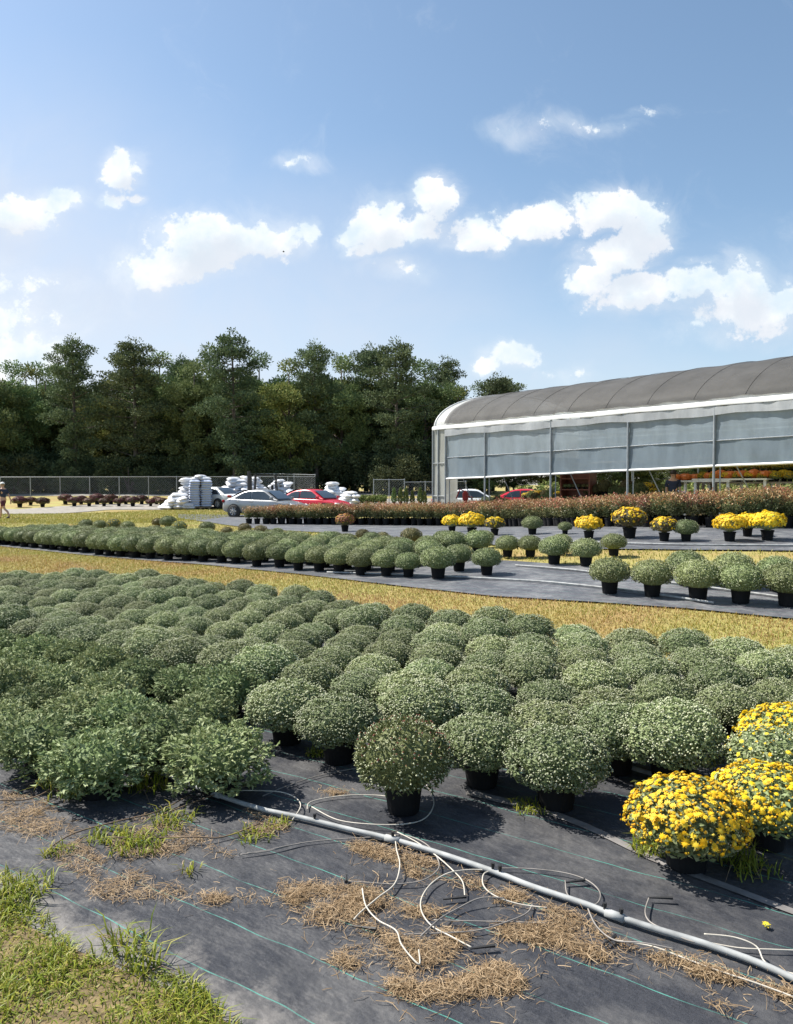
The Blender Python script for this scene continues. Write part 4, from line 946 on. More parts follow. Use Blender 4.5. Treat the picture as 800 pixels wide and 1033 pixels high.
# ------------------------------------------------------------------ cars
def car(loc, heading, paint, label, L=4.5, W=1.76, H=1.43):
    """saloon facing local +X"""
    root = empty('parked_car', loc, heading, label, 'car'); hl = L/2; hw = W/2
    # lower body: stations along X with half width, belt height and underside
    st = [(-hl,.62,.56,.38),(-hl+.06,.78,.80,.28),(-hl+.35,.94,.93,.22),(-hl+.85,.99,.97,.2),(-.9,1,.93,.19),(0,1,.91,.19),(.75,1,.90,.19),(1.0,.99,.89,.19),(hl-.75,.97,.80,.2),(hl-.3,.88,.70,.22),(hl-.07,.72,.60,.27),(hl,.58,.50,.36)]
    m = MB(); rows = []
    for (x, k, zb, zu) in st:
        h = hw*k; sec = [(0,zu),(h*.82,zu),(h*.96,zu+.08),(h,zu+(zb-zu)*.45),(h*.985,zu+(zb-zu)*.72),(h*.93,zb-.035),(h*.86,zb),(0,zb+.025)]
        full = sec + [(-y, z) for (y, z) in reversed(sec[1:-1])]; full.append(full[0]); rows.append([Vector((x, y, z)) for (y, z) in full])
    m.grid(rows); m.add(rows[0][:-1], [tuple(range(len(rows[0])-1))]); m.add(rows[-1][:-1], [tuple(reversed(range(len(rows[-1])-1)))])
    # cabin
    cb = [(-1.75,.93,.93,.86),(-1.18,1.25,.89,.70),(-.72,H-.035,.85,.66),(-.1,H,.84,.66),(.32,H-.03,.84,.66),(.62,1.24,.86,.70),(1.2,.90,.90,.84)]
    rows = []
    for (x, zr, kb, kt) in cb:
        zb = .90; a, b = hw*kb, hw*kt
        sec = [(a, zb-.03),(a+(b-a)*.5, zb+(zr-zb)*.55),(b, zr-.045),(b*.85, zr-.008),(0, zr)]
        rows.append([Vector((x, y, z)) for (y, z) in sec+[(-y, z) for (y, z) in reversed(sec[:-1])]])
    m.grid(rows); b = m.build('body', paint, root, True)
    md = b.modifiers.new('sub', 'SUBSURF'); md.levels = 1; md.render_levels = 2
    # glass set just proud of the cabin
    def cab(x):
        for i in range(len(cb)-1):
            if cb[i][0] <= x <= cb[i+1][0]:
                t = (x-cb[i][0])/(cb[i+1][0]-cb[i][0]); return [cb[i][k]+(cb[i+1][k]-cb[i][k])*t for k in range(4)]
    def sidept(x, f, s, pr=.022):
        _, zr, kb, kt = cab(x); a, b_ = hw*kb, hw*kt; z = .92+(zr-.05-.92)*f
        return Vector((x, s*(a+(b_-a)*f*.96+pr), z))
    for s in (1, -1):
        for (x0, x1, x2, x3) in ((-.36,.30,.98,.44),(-1.34,-1.0,-.42,-.42)):
            mm = MB(); n = 8; lo = [x0+(x2-x0)*i/n for i in range(n+1)] if x0 == -.36 else [x0+(x2-x0)*i/n for i in range(n+1)]
            top = [(x0 if x0 == -.36 else x1)+((x1+.08 if x0 == -.36 else x3)-(x0 if x0 == -.36 else x1))*i/n for i in range(n+1)]
            mm.grid([[sidept(lo[i], .05, s), sidept(top[i], .88, s)] for i in range(n+1)]); mm.build('side_window', M['glass'], root)
        mm = MB(); mm.box((.98, s*(hw+.09), .98), (.12,.2,.13)); mm.build('wing_mirror', paint, root, bevel=.03)
        for x in (-.30, -1.15+.02): mm = MB(); mm.box((x, s*(hw*.99+.012), .80), (.2,.03,.035)); mm.build('door_handle', paint, root, bevel=.008)
        mm = MB(); mm.tube([(hl-.12, s*hw*.62, .60), (hl-.34, s*hw*.83, .63)], .075, 10); mm.build('headlight', M['lens'], root, True)
        mm = MB(); mm.tube([(-hl+.05, s*hw*.62, .80), (-hl+.20, s*hw*.86, .82)], .075, 10); mm.build('tail_light', M['tail'], root, True)
        for x in (hl-.86, -hl+.92):
            mat = Matrix.Translation((x, s*(hw-.09), .315)) @ Matrix.Rotation(-s*math.pi/2, 4, 'X')
            arch = MB(); arch.lathe([(.36,-.02),(.375,.105),(.33,.11),(0,.108)], 28, mat=mat); arch.build('wheel_arch', M['blk'], root)
            wm = MB(); wm.lathe([(.2,-.1),(.295,-.1),(.315,-.06),(.315,.11),(.295,.135),(.21,.135)], 28, mat=mat); w = wm.build('wheel', M['tyre'], root, True)
            rm = MB(); rm.lathe([(.21,.13),(.195,.12),(.17,.10),(.06,.125),(0,.128)], 24, mat=mat)
            for k in range(7):
                a = k*2*math.pi/7; p0 = mat @ Vector((math.cos(a)*.05, math.sin(a)*.05, .135)); p1 = mat @ Vector((math.cos(a)*.2, math.sin(a)*.2, .135)); rm.tube([p0, p1], [.025,.018], 5)
            rim = rm.build('rim', M['rim'], root); rim.parent = w
    wz = MB(); wz.grid([[Vector((x, y*hw*k, z)) for y in (-1,-.5,0,.5,1)] for (x, z, k) in ((1.16,.955,.76),(.93,1.10,.71),(.70,1.235,.66),(.47,1.345,.61))]); wz.build('windscreen', M['glass'], root, True)
    rw = MB(); rw.grid([[Vector((x, y*hw*k, z)) for y in (-1,-.5,0,.5,1)] for (x, z, k) in ((-1.66,1.005,.75),(-1.42,1.155,.68),(-1.22,1.265,.63),(-.9,1.39,.58))]); rw.build('rear_window', M['glass'], root, True)
    return root
def inside(px, q):
    """ground point in column px, q metres behind the near side of the greenhouse"""
    r = (px-400)/FPX; y = (GP+q)/(r*GN.x+GN.y); x = r*y; return Vector((x, y, gz(x, y)))
def ground_at(px, y): x = (px-400)/FPX*y; return Vector((x, y, gz(x, y)))
def fwd(deg): return R(deg)
car(ground_at(268, 38.8), fwd(-24), M['silver'], 'silver saloon parked on the grass behind the potted shrubs')
car(ground_at(316, 41.6), fwd(-30), M['red'], 'red saloon parked beside the silver one')
car(ground_at(214, 51), fwd(150), M['wpaint'], 'white car half hidden between the bag pallet and the silver saloon')
car(ground_at(476, 43), fwd(-6), M['wpaint'], 'white car seen through the far left opening of the greenhouse')
car(ground_at(532, 44), fwd(-10), M['red'], 'red car seen through the greenhouse opening beside the white one')
car(ground_at(668, 34), fwd(168), M['silver'], 'silver car seen through the greenhouse near the dark clothed person')

# ------------------------------------------------------------------ bags, pallets, forklift
def bag_mesh(L=.75, W=.48, T=.17):
    m = MB(); nx, ny = 10, 8; T = .21
    for s in (1, -1):
        P = []
        for i in range(nx+1):
            row = []
            for j in range(ny+1):
                a, b = i/nx*2-1, j/ny*2-1; h = T/2*(max(0, 1-abs(a)**3.5)**.5)*(max(0, 1-abs(b)**3)**.5)*(1+.12*math.sin(a*7+b*5))
                row.append(Vector((a*L/2*(1-.05*b*b), b*W/2*(1-.06*a*a), T/2+s*h)))
            P.append(row if s > 0 else row[::-1])
        m.grid(P)
    return raw_mesh('bag', m.v, m.f, M['bag'], smooth=True)
BAG = bag_mesh()
BAGSHADE = BAG.copy(); BAGSHADE.materials[0] = M['bagshade']
def bag(x, y, z, rz, label, group, tilt=0, s=1.0):
    o = link('bag', BAG, None, (x, y, z)); o.rotation_euler = (tilt, random.uniform(-.06,.06), rz); o.scale = (s, s, s); tag(o, label, 'bag', group); return o
def pallet(loc, rz, label):
    r = empty('pallet', loc, rz, label, 'pallet'); m = MB()
    for i in range(7): m.box((0, -.5+i/6*1.0, .125), (1.2,.1,.022))
    for x in (-.55, 0, .55): m.box((x, 0, .07), (.1,1.08,.09))
    for i in (0, 3, 6): m.box((0, -.5+i/6*1.0, .013), (1.2,.1,.022))
    m.build('deck', M['wood'], r); return r
pc = ground_at(202.5, 49.5)
pallet(pc, R(12), 'wooden pallet under the tall wrapped bag stack')
bs = empty('bag_stack', pc+Vector((0,0,.137)), R(12), 'tall stack of shrink wrapped white bags, blue shade put in their colour', 'bag stack')
for k in range(11):
    for (x, y) in ((-.36,-.26),(.36,-.26),(-.36,.27),(.36,.27)):
        o = link('bag', BAGSHADE, bs); o.location = (x+random.uniform(-.03,.03), y, k*.155); o.rotation_euler = (0, 0, random.uniform(-.06,.06)); o.scale = (.98,1.08,1)
for (dx, k, n) in ((-.25,0,0),(.28,0,1),(0,1,2)):
    bag(pc.x+dx, pc.y, pc.z+1.86+.15*k, R(15)+n*.4, 'loose white bag thrown on top of the tall wrapped stack', 'white bags on top of the tall stack', s=1.05)
rb = random.Random(3)
def pile(px, y, w, layers, label, group, dep=1.5):
    c = ground_at(px, y)
    for k in range(layers):
        n = max(1, round(w*(1-.75*(k/layers)**2)/.62)); dn = max(1, round(dep*(1-.5*k/layers)/.5))
        for i in range(n):
            for j in range(dn):
                bag(c.x+(i-(n-1)/2)*.62+rb.uniform(-.2,.2), c.y+(j-(dn-1)/2)*.46+rb.uniform(-.06,.06), c.z+.02+k*.19, rb.uniform(-1.3,1.3), label, group, rb.uniform(-.3,.3), rb.uniform(1.1,1.45))
pile(180, 49.2, 1.6, 5, 'white bag in the low slumped pile left of the tall wrapped stack', 'white bags left of the tall stack', 1.2)
pile(191, 50.3, 1.3, 10, 'white bag in the stepped pile against the tall wrapped stack', 'white bags against the tall stack', .9)
pile(238, 54, 2.2, 10, 'white bag in the pile showing above the boot of the silver saloon', 'white bags behind the silver saloon', 1.0)
pile(254, 56, 2.4, 10, 'white bag in the high pile behind the forklift mast', 'white bags behind the forklift', 1.0)
pile(283, 56, 2.0, 9, 'white bag in the pile behind the forklift guard', 'white bags beyond the silver saloon roof', 1.0)
pile(337, 55, 1.6, 8, 'white bag in the pile to the right of the red saloon roof', 'white bags past the red saloon', 1.0)
pile(351, 53, 1.4, 5, 'white bag in the lower pile right of the red saloon', 'white bags in the low right pile', .9)
fk = empty('forklift', ground_at(266, 52), R(195), 'dark forklift standing behind the silver saloon among the white bags', 'forklift')
m = MB(); m.box((-.2,0,.55),(1.7,1.0,.6)); m.box((-.95,0,.75),(.4,1.0,.8)); m.build('body', M['forky'], fk, bevel=.05)
for y in (-.38, .38): m = MB(); m.box((.98,y,1.25),(.16,.12,2.4)); m.box((.86,y,1.15),(.1,.1,2.1)); m.build('mast', M['forkm'], fk)
m = MB()
for z in (.5,1.2,1.9,2.4): m.box((.98,0,z),(.1,.66,.1))
m.build('cross_bar', M['forkm'], fk)
m = MB()
for x in (-.9,.6):
    for y in (-.45,.45): m.tube([(x,y,.85),(x*.9,y,2.15)], .045, 6)
m.box((-.15,0,2.17),(1.6,1.0,.06)); m.build('overhead_guard', M['forkm'], fk)
for y in (-.25,.25): m = MB(); m.box((1.5,y,.1),(1.0,.12,.05)); m.build('fork', M['forkm'], fk)
m = MB(); m.box((-.35,0,.95),(.45,.5,.14)); m.box((-.58,0,1.25),(.12,.5,.5)); m.build('seat', M['blk'], fk, bevel=.03)
for x in (.55,-.75):
    for y in (-.45,.45):
        m = MB(); m.lathe([(0,-.1),(.28,-.1),(.3,-.05),(.3,.05),(.28,.1),(0,.1)], 20, mat=Matrix.Translation((x,y,.3)) @ Matrix.Rotation(math.pi/2,4,'X')); m.build('wheel', M['tyre'], fk)

# ------------------------------------------------------------------ people
def skin_obj(name, verts, edges, mat, parent, root_i=0, sub=2):
    me = bpy.data.meshes.new(name); me.from_pydata([v[0] for v in verts], edges, []); o = link(name, me, parent)
    md = o.modifiers.new('skin', 'SKIN'); md.use_smooth_shade = True
    for i, v in enumerate(verts):
        r = v[1]; s = me.skin_vertices[0].data[i]; s.radius = (r, r) if not isinstance(r, tuple) else r; s.use_root = (i == root_i)
    sb = o.modifiers.new('sub', 'SUBSURF'); sb.levels = sub; sb.render_levels = sub; me.materials.append(mat); return o
def person(loc, rz, label, stride, armsw, hairm, cap, shirt, shorts, long_hair=False, H=1.72):
    """standing or striding figure facing local +Y, one continuous body"""
    root = empty('person', loc, rz, label, 'person'); s = H/1.72
    V_ = []; E = []
    def v(x, y, z, r): V_.append(((x*s, y*s, z*s), r*s if not isinstance(r, tuple) else (r[0]*s, r[1]*s))); return len(V_)-1
    def ch(a, pts):
        for p in pts: b = v(*p); E.append((a, b)); a = b
        return a
    pel = v(0,0,.94,(.145,.105)); ab = ch(pel, [(0,.01,1.08,(.135,.10)),(0,.01,1.25,(.16,.11)),(0,0,1.40,(.15,.095))]); nk = ch(ab, [(0,.01,1.49,.06),(0,.03,1.56,.075),(0,.03,1.63,(.082,.098)),(0,.025,1.69,.06)])
    J = {}
    for sx in (-1, 1):
        st = stride*sx; hp = ch(pel, [(sx*.09, 0, .88, .095)])
        kn = ch(hp, [(sx*.10, st*.13+.02, .68, .075), (sx*.10, st*.22+.04, .49, .055)])
        lift = .06 if st < 0 else 0
        an = ch(kn, [(sx*.10, st*.26-.01-(.10 if st < 0 else 0), .30+lift, .055), (sx*.10, st*.30-(.18 if st < 0 else 0), .09+lift, .036)])
        ch(an, [(sx*.105, st*.30+.05-(.18 if st < 0 else 0), .045+lift*.7, .038), (sx*.11, st*.30+.16-(.18 if st < 0 else 0), .03+lift*.3, .03)])
        sh = ch(ab, [(sx*.17, 0, 1.395, .062)]); aw = -armsw*sx
        el = ch(sh, [(sx*.205, aw*.08, 1.24, .046), (sx*.22, aw*.14, 1.11, .038)]); wr = ch(el, [(sx*.22, aw*.26+.05, .98, .034), (sx*.215, aw*.34+.09, .87, .024)])
        pm = ch(wr, [(sx*.213, aw*.36+.10, .81, .028)])
        for k in range(4):
            y = aw*.36+.10+(k-1.5)*.019; ln = (.06,.075,.07,.05)[k]
            ch(pm, [(sx*.212, y, .775, .0085), (sx*.206, y+.006, .775-ln*.55, .0075), (sx*.196, y+.012, .775-ln, .0065)])
        ch(wr, [(sx*.205, aw*.36+.135, .83, .0095), (sx*.20, aw*.36+.155, .79, .008)])
        J[sx] = (st, aw)
    nose = ch(nk-1, [(0,.125,1.615,.014)])
    body = skin_obj('body', V_, E, M['skin'], root, pel)
    for sx in (-1, 1):
        m = MB(); m.lathe([(.014*math.cos(a), .014*math.sin(a)) for a in np.linspace(-1.57,1.57,6)], 8, mat=Matrix.Translation((sx*.032*s, .112*s, 1.645*s))); m.build('eye', M['blk'], root, True)
        m = MB(); m.lathe([(.026*math.cos(a), .034*math.sin(a)) for a in np.linspace(-1.57,1.57,6)], 8, mat=Matrix.Translation((sx*.086*s, .02*s, 1.625*s)) @ Matrix.Diagonal((.45,.8,1,1))); m.build('ear', M['skin'], root, True)
    m = MB(); m.box((0,.117*s,1.578*s),(.045*s,.012*s,.010*s)); m.build('mouth', M['maroonc'], root)
    V_, E = [], []
    a = v(0,0,.98,(.150,.115)); b = ch(a, [(0,.01,1.12,(.152,.118)),(0,.01,1.27,(.172,.125)),(0,0,1.40,(.16,.105))])
    for sx in (-1, 1): aw = J[sx][1]; ch(b, [(sx*.175,0,1.395,.076),(sx*.207,aw*.08,1.24,.066),(sx*.212,aw*.10,1.20,.064)])
    skin_obj('shirt', V_, E, shirt, root, a)
    V_, E = [], []
    a = v(0,0,.97,(.158,.122)); b = ch(a, [(0,0,.92,(.158,.122))])
    for sx in (-1, 1): st = J[sx][0]; ch(b, [(sx*.095,.005,.86,.112),(sx*.102,st*.13+.02,.68,.096),(sx*.102,st*.17+.03,.60,.092)])
    skin_obj('shorts', V_, E, shorts, root, a)
    m = MB(); m.lathe([(.094*math.cos(t), .098*math.sin(t)) for t in np.linspace(-.35,1.57,9)], 18, mat=Matrix.Translation((0,.018*s,1.665*s)) @ Matrix.Diagonal((1,1.15,1,1)))
    if long_hair: m.tube([(0,-.075*s,1.66*s),(0,-.10*s,1.55*s),(0,-.095*s,1.44*s)], [.06*s,.062*s,.03*s], 10)
    m.build('hair', hairm, root, True)
    if cap:
        m = MB(); m.lathe([(.099*math.cos(t), .095*math.sin(t)) for t in np.linspace(0.05,1.57,8)], 18, mat=Matrix.Translation((0,.02*s,1.69*s)) @ Matrix.Diagonal((1,1.15,1,1))); m.tube([(0,.10*s,1.70*s),(0,.20*s,1.685*s)], [.07*s,.05*s], 10); m.build('cap', M['capw'], root, True)
    for sx in (-1, 1):
        st = J[sx][0]; lift = .06 if st < 0 else 0; yy = st*.30-(.18 if st < 0 else 0)
        skin_obj('shoe', [((sx*.105*s,(yy-.03)*s,(.055+lift)*s),.048*s),((sx*.108*s,(yy+.06)*s,(.048+lift*.7)*s),.05*s),((sx*.11*s,(yy+.17)*s,(.04+lift*.3)*s),.042*s)], [(0,1),(1,2)], M['blk'], root, 0, 1)
    return root
person(at(3.5, 523.5), R(70), 'person in navy top and maroon shorts walking past the left edge', 1, 1, M['hair'], True, M['navy'], M['maroonc'])
pg = ground_at(679, 28.0)
pg = inside(679, 1.1)
person(pg, R(150), 'person in dark clothes standing in the greenhouse before the silver car', .15, .2, M['dhair'], False, M['navy'], M['navy'], True, 1.6)

# ------------------------------------------------------------------ greenhouse contents
GA = math.atan2(GD.y, GD.x)
def bench(px, q, L, h, label, shelf=False, mat='tablem'):
    c = inside(px, q); r = empty('bench', c, GA, label, 'bench')
    m = MB(); m.box((0,0,h),(L,.9,.05)); m.build('top', M[mat], r)
    if shelf:
        m = MB(); m.box((0,.1,h*.5),(L,.7,.04)); m.build('shelf', M[mat], r)
    for x in (-L/2+.08, L/2-.08):
        for y in (-.38,.38): m = MB(); m.box((x,y,h/2-.02),(.07,.07,h-.01)); m.build('leg', M[mat], r)
    return r, c
def on_bench(c, dx, dy, h): 
    p = Vector((c.x+math.cos(GA)*dx-math.sin(GA)*dy, c.y+math.sin(GA)*dx+math.cos(GA)*dy, c.z+h)); return p
lbl_b = ['bench of dark pots at the far left of the greenhouse','bench in the greenhouse beside the dark green tub','bench of plants left of the red brown rack','bench of plants right of the red brown rack','bench of plants before the silver car in the greenhouse']
small = FO['olive'] + FO['dome']
bp = 0
for (px, q, L, lb_) in ((497,2.4,1.4,0),(546,2.6,1.6,1),(548,5.0,2.4,2),(622,2.8,2.6,3),(652,3.2,2.0,4)):
    r, c = bench(px, q, L, (.62 if lb_ < 2 else .9), lbl_b[lb_])
    n = int(L/.36)
    for i in range(n):
        for dy in (-.22,.22):
            p = on_bench(c, -L/2+.2+i*.36, dy, (.645 if lb_ < 2 else .925)); rr_ = random.random()
            o = empty('bench_plant', p, random.uniform(0,6), 'small plant on the '+lbl_b[lb_], 'potted plant', 'plants on the '+lbl_b[lb_]); s = random.uniform(.7,1.1); o.scale = (s,s,s*random.uniform(.9,1.4)); link('pot', POT, o); link('foliage', random.choice(FO['leafy']+FO['olive'] if rr_ < .8 else FO['yelpart']), o)
# red brown rack
c = inside(583, 2.4); rk = empty('plant_rack', c, GA+math.pi+R(4), 'tall red brown wooden rack of small pots in the greenhouse', 'rack')
for x in (-.62,.62):
    m = MB(); m.box((x,0,.98),(.06,.42,1.95)); m.build('side_panel', M['redwood'], rk)
for z in (.4,.85,1.3,1.7): m = MB(); m.box((0,0,z),(1.18,.40,.04)); m.build('shelf', M['redwood'], rk)
m = MB(); m.box((0,.2,.98),(1.18,.03,1.95)); m.build('back_panel', M['redwood'], rk)
for z in (.42,.87,1.32):
    for i in range(6):
        p = c+Matrix.Rotation(GA+math.pi+R(4),3,'Z') @ Vector((-.5+i*.2,-.06,z)); o = empty('small_pot', p, 0, 'tiny plant pot on a shelf of the red brown rack', 'plant pot', 'pots on the red brown rack'); o.scale = (.42,.42,.42); link('pot', POT, o); link('foliage', random.choice(small), o)
# dark green tubs, red pump, red cart
def tub(px, q, s, label):
    r = empty('tub', inside(px, q), 0, label, 'tub'); m = MB(); m.lathe([(0,0),(.34,0),(.42,.7),(.45,.7),(.45,.76),(.40,.76),(.37,.1),(0,.1)], 28); m.build('shell', M['gpot'], r, False); m = MB(); m.lathe([(.37,.68),(0,.70)], 20); m.build('soil', M['soil'], r); r.scale = (s,s,s)
tub(521, 1.6, 1.15, 'large dark green tub standing before the benches in the greenhouse'); tub(533, 3.4, .8, 'smaller dark green tub behind the large one')
hp = empty('red_hand_pump', inside(469.5, 1.2), .4, 'red hand pump ornament at the left end of the greenhouse', 'hand pump')
m = MB(); m.lathe([(0,0),(.2,0),(.2,.06),(.08,.12),(.075,.95),(.12,1.0),(.12,1.25),(.07,1.33),(0,1.38)], 16); m.build('column', M['redp'], hp)
m = MB(); m.tube([(.1,0,1.12),(.28,0,1.1),(.3,0,.98)], .045, 8); m.build('spout', M['redp'], hp); m = MB(); m.tube([(0,0,1.33),(-.25,0,1.42),(-.42,0,1.05)], .025, 6); m.build('handle', M['redp'], hp)
for px, lab in ((490,'red garden cart left of the dark green tub'),(508,'red garden cart just behind the dark green tub')):
    c = inside(px, 4.2); r = empty('garden_cart', c, GA+.3, lab+' in the greenhouse', 'cart'); m = MB()
    for (p, sz) in (((0,0,.5),(1.1,.6,.04)),((0,.3,.7),(1.1,.03,.4)),((0,-.3,.7),(1.1,.03,.4)),((.55,0,.7),(.03,.6,.4)),((-.55,0,.7),(.03,.6,.4))): m.box(p, sz)
    m.build('tray', M['redp'], r); m = MB(); m.tube([(-.55,0,.55),(-1.0,0,1.15)], .02, 6); m.tube([(-1,-.2,1.15),(-1,.2,1.15)], .02, 6); m.build('handle', M['blk'], r)
    for x in (-.4,.4):
        for y in (-.3,.3): m = MB(); m.lathe([(0,-.04),(.17,-.04),(.2,0),(.17,.04),(0,.04)], 18, mat=Matrix.Translation((x,y,.2)) @ Matrix.Rotation(math.pi/2,4,'X')); m.build('wheel', M['tyre'], r)
# pumpkins on shelves
def pumpkin_mesh():
    m = MB(); n = 30; P = []
    for k in range(9):
        t = -math.pi/2+math.pi*k/8; P.append([Vector((math.cos(t)*(1+.08*math.cos(a*10))*.17*math.cos(a), math.cos(t)*(1+.08*math.cos(a*10))*.17*math.sin(a), .125+.125*math.sin(t)*(1-.15*math.cos(t)**2))) for a in np.linspace(0, 2*math.pi, n+1)])
    m.grid(P); return raw_mesh('flesh', m.v, m.f, M['pump'], smooth=True)
PM = pumpkin_mesh(); sm = MB(); sm.tube([(0,0,.235),(.01,0,.27),(.03,.01,.30)], [.02,.015,.016], 6); SM = raw_mesh('stalk', sm.v, sm.f, M['stem'])
for (px, L, side) in ((712,2.0,'left'),(742,2.3,'right')):
    lab = 'white pumpkin shelf beside the wooden crate in the greenhouse' if side == 'left' else 'white shelf of pumpkins next to the benches of yellow flowers'
    r, c = bench(px, 1.9, L, 1.30, lab, True, 'white'); n = int(L/.33)
    for i in range(n):
        for dy in (-.25,.12):
            p = on_bench(c, -L/2+.2+i*.34, dy, 1.325); o = empty('pumpkin', p, random.uniform(0,6), 'orange pumpkin on the '+lab, 'pumpkin', 'pumpkins on the '+lab); s = random.uniform(.85,1.15); o.scale = (s,s,s*random.uniform(.85,1.1)); link('flesh', PM, o); link('stalk', SM, o)
c = inside(711, 1.0); cr_ = empty('crate', c, GA+.1, 'pale wooden crate below the pumpkin shelf', 'crate')
for z in (.1,.32,.54,.76):
    for (p, sz) in (((0,-.35,z),(.8,.03,.17)),((0,.35,z),(.8,.03,.17)),((-.4,0,z),(.03,.7,.17)),((.4,0,z),(.03,.7,.17))):
        m = MB(); m.box(p, sz); m.build('slat', M['wood'], cr_)
m = MB(); m.box((0,0,.02),(.76,.66,.03)); m.build('bottom', M['wood'], cr_)
# stepped benches of yellow flowers at the right
for (q, h, k, lab) in ((2.0,1.12,'lower','front bench of yellow flowers at the right end of the greenhouse'),(3.4,1.50,'upper','rear bench of yellow flowers at the right end of the greenhouse')):
    r, c = bench(800, q, 5.5, h, lab, True)
    for i in range(15):
        for dy in (-.22,.22):
            p = on_bench(c, -2.6+i*.37, dy, h+.025); o = empty('bench_mum', p, random.uniform(0,6), 'yellow plant on the '+lab, 'potted plant', 'yellow flowers on the '+lab); s = random.uniform(.66,.78); o.scale = (s,s,s*.9); link('pot', POT, o); link('foliage', random.choice(FO['yel']+FO['yelfull']), o)

# ------------------------------------------------------------------ irrigation pipe and drip tubing
CL = .03
def on(px, py, up=0.0): p = at(px, py); return Vector((p.x, p.y, p.z+CL+up))
pv = [(60,762),(144,781),(165,789),(187,798),(217,810),(262,825),(302,834),(350,846),(396,857),(445,872),(497,890),(537,906),(590,924),(620,936),(665,951),(710,965),(762,984),(800,1001),(850,1022)]
pp = empty('irrigation_pipe', on(497,890), 0, 'long grey white plastic pipe lying across the ground cloth in the foreground', 'pipe'); off = Vector(pp.location)
pe = on(*pv[-1]); pq = [pe+U.to_3d()*k for k in (.8, 1.8, 3.0)]
path = smooth_path([on(x, y, .016) for x, y in pv]+[Vector((p.x, p.y, gz(p.x, p.y)+CL+.016)) for p in pq], 6); m = MB(); m.tube([p-off for p in path], .0115, 12); m.build('tube', M['pvc'], pp, True)
for (x, y) in ((217,810),(620,936),(397,857)):
    i = min(range(len(path)), key=lambda k: (path[k]-on(x,y,.016)).length); a, b = path[max(0,i-1)], path[min(len(path)-1,i+1)]; d_ = (b-a).normalized()
    m = MB(); m.tube([path[i]-off-d_*.035, path[i]-off+d_*.035], .0155, 12); m.build('coupling', M['pvc'], pp, True)
for (x, y) in ((312,838),(396,857),(503,890),(610,931),(625,935),(500,889)):
    i = min(range(len(path)), key=lambda k: (path[k]-on(x,y,.016)).length); m = MB(); q = path[i]-off; m.tube([q, q+Vector((0,0,.028))], [.006,.005], 6); m.tube([q+Vector((0,0,.02)), q+Vector((0,0,.034))], .008, 6); m.build('barb_fitting', M['blk'], pp)
p2 = [(566,762),(590,768),(609,774),(652,787),(700,801),(760,820)]
o = MB(); o.tube(smooth_path([on(x, y, .014) for x, y in p2], 5), .0125, 10); o = o.build('irrigation_pipe', M['pvc'], None, True); tag(o, 'white pipe end showing between the budded mums left of the yellow ones', 'pipe')
for pts, lab in ((((330,580),(420,583),(500,587),(560,591),(640,600),(720,612)), 'white pipe along the pots of the far bed by the gap'), (((520,573),(580,578),(640,586),(700,594),(760,602),(830,612)), 'white pipe under the right front row of the far bed'), (((540,547),(620,550),(700,552),(830,553)), 'white pipe along the grass edge before the yellow mums')):
    o = MB(); o.tube(smooth_path([on(x, y, .016) for x, y in pts], 8), .014, 8); o = o.build('irrigation_pipe', M['pvc'], None, True); tag(o, lab, 'pipe')
z2 = lambda *L: [(250+x/2.667, 780+y/2.667) for x, y in L]
z3 = lambda *L: [(500+x/2.667, 780+y/2.667) for x, y in L]
z1 = lambda *L: [(x/2.667, 780+y/2.667) for x, y in L]
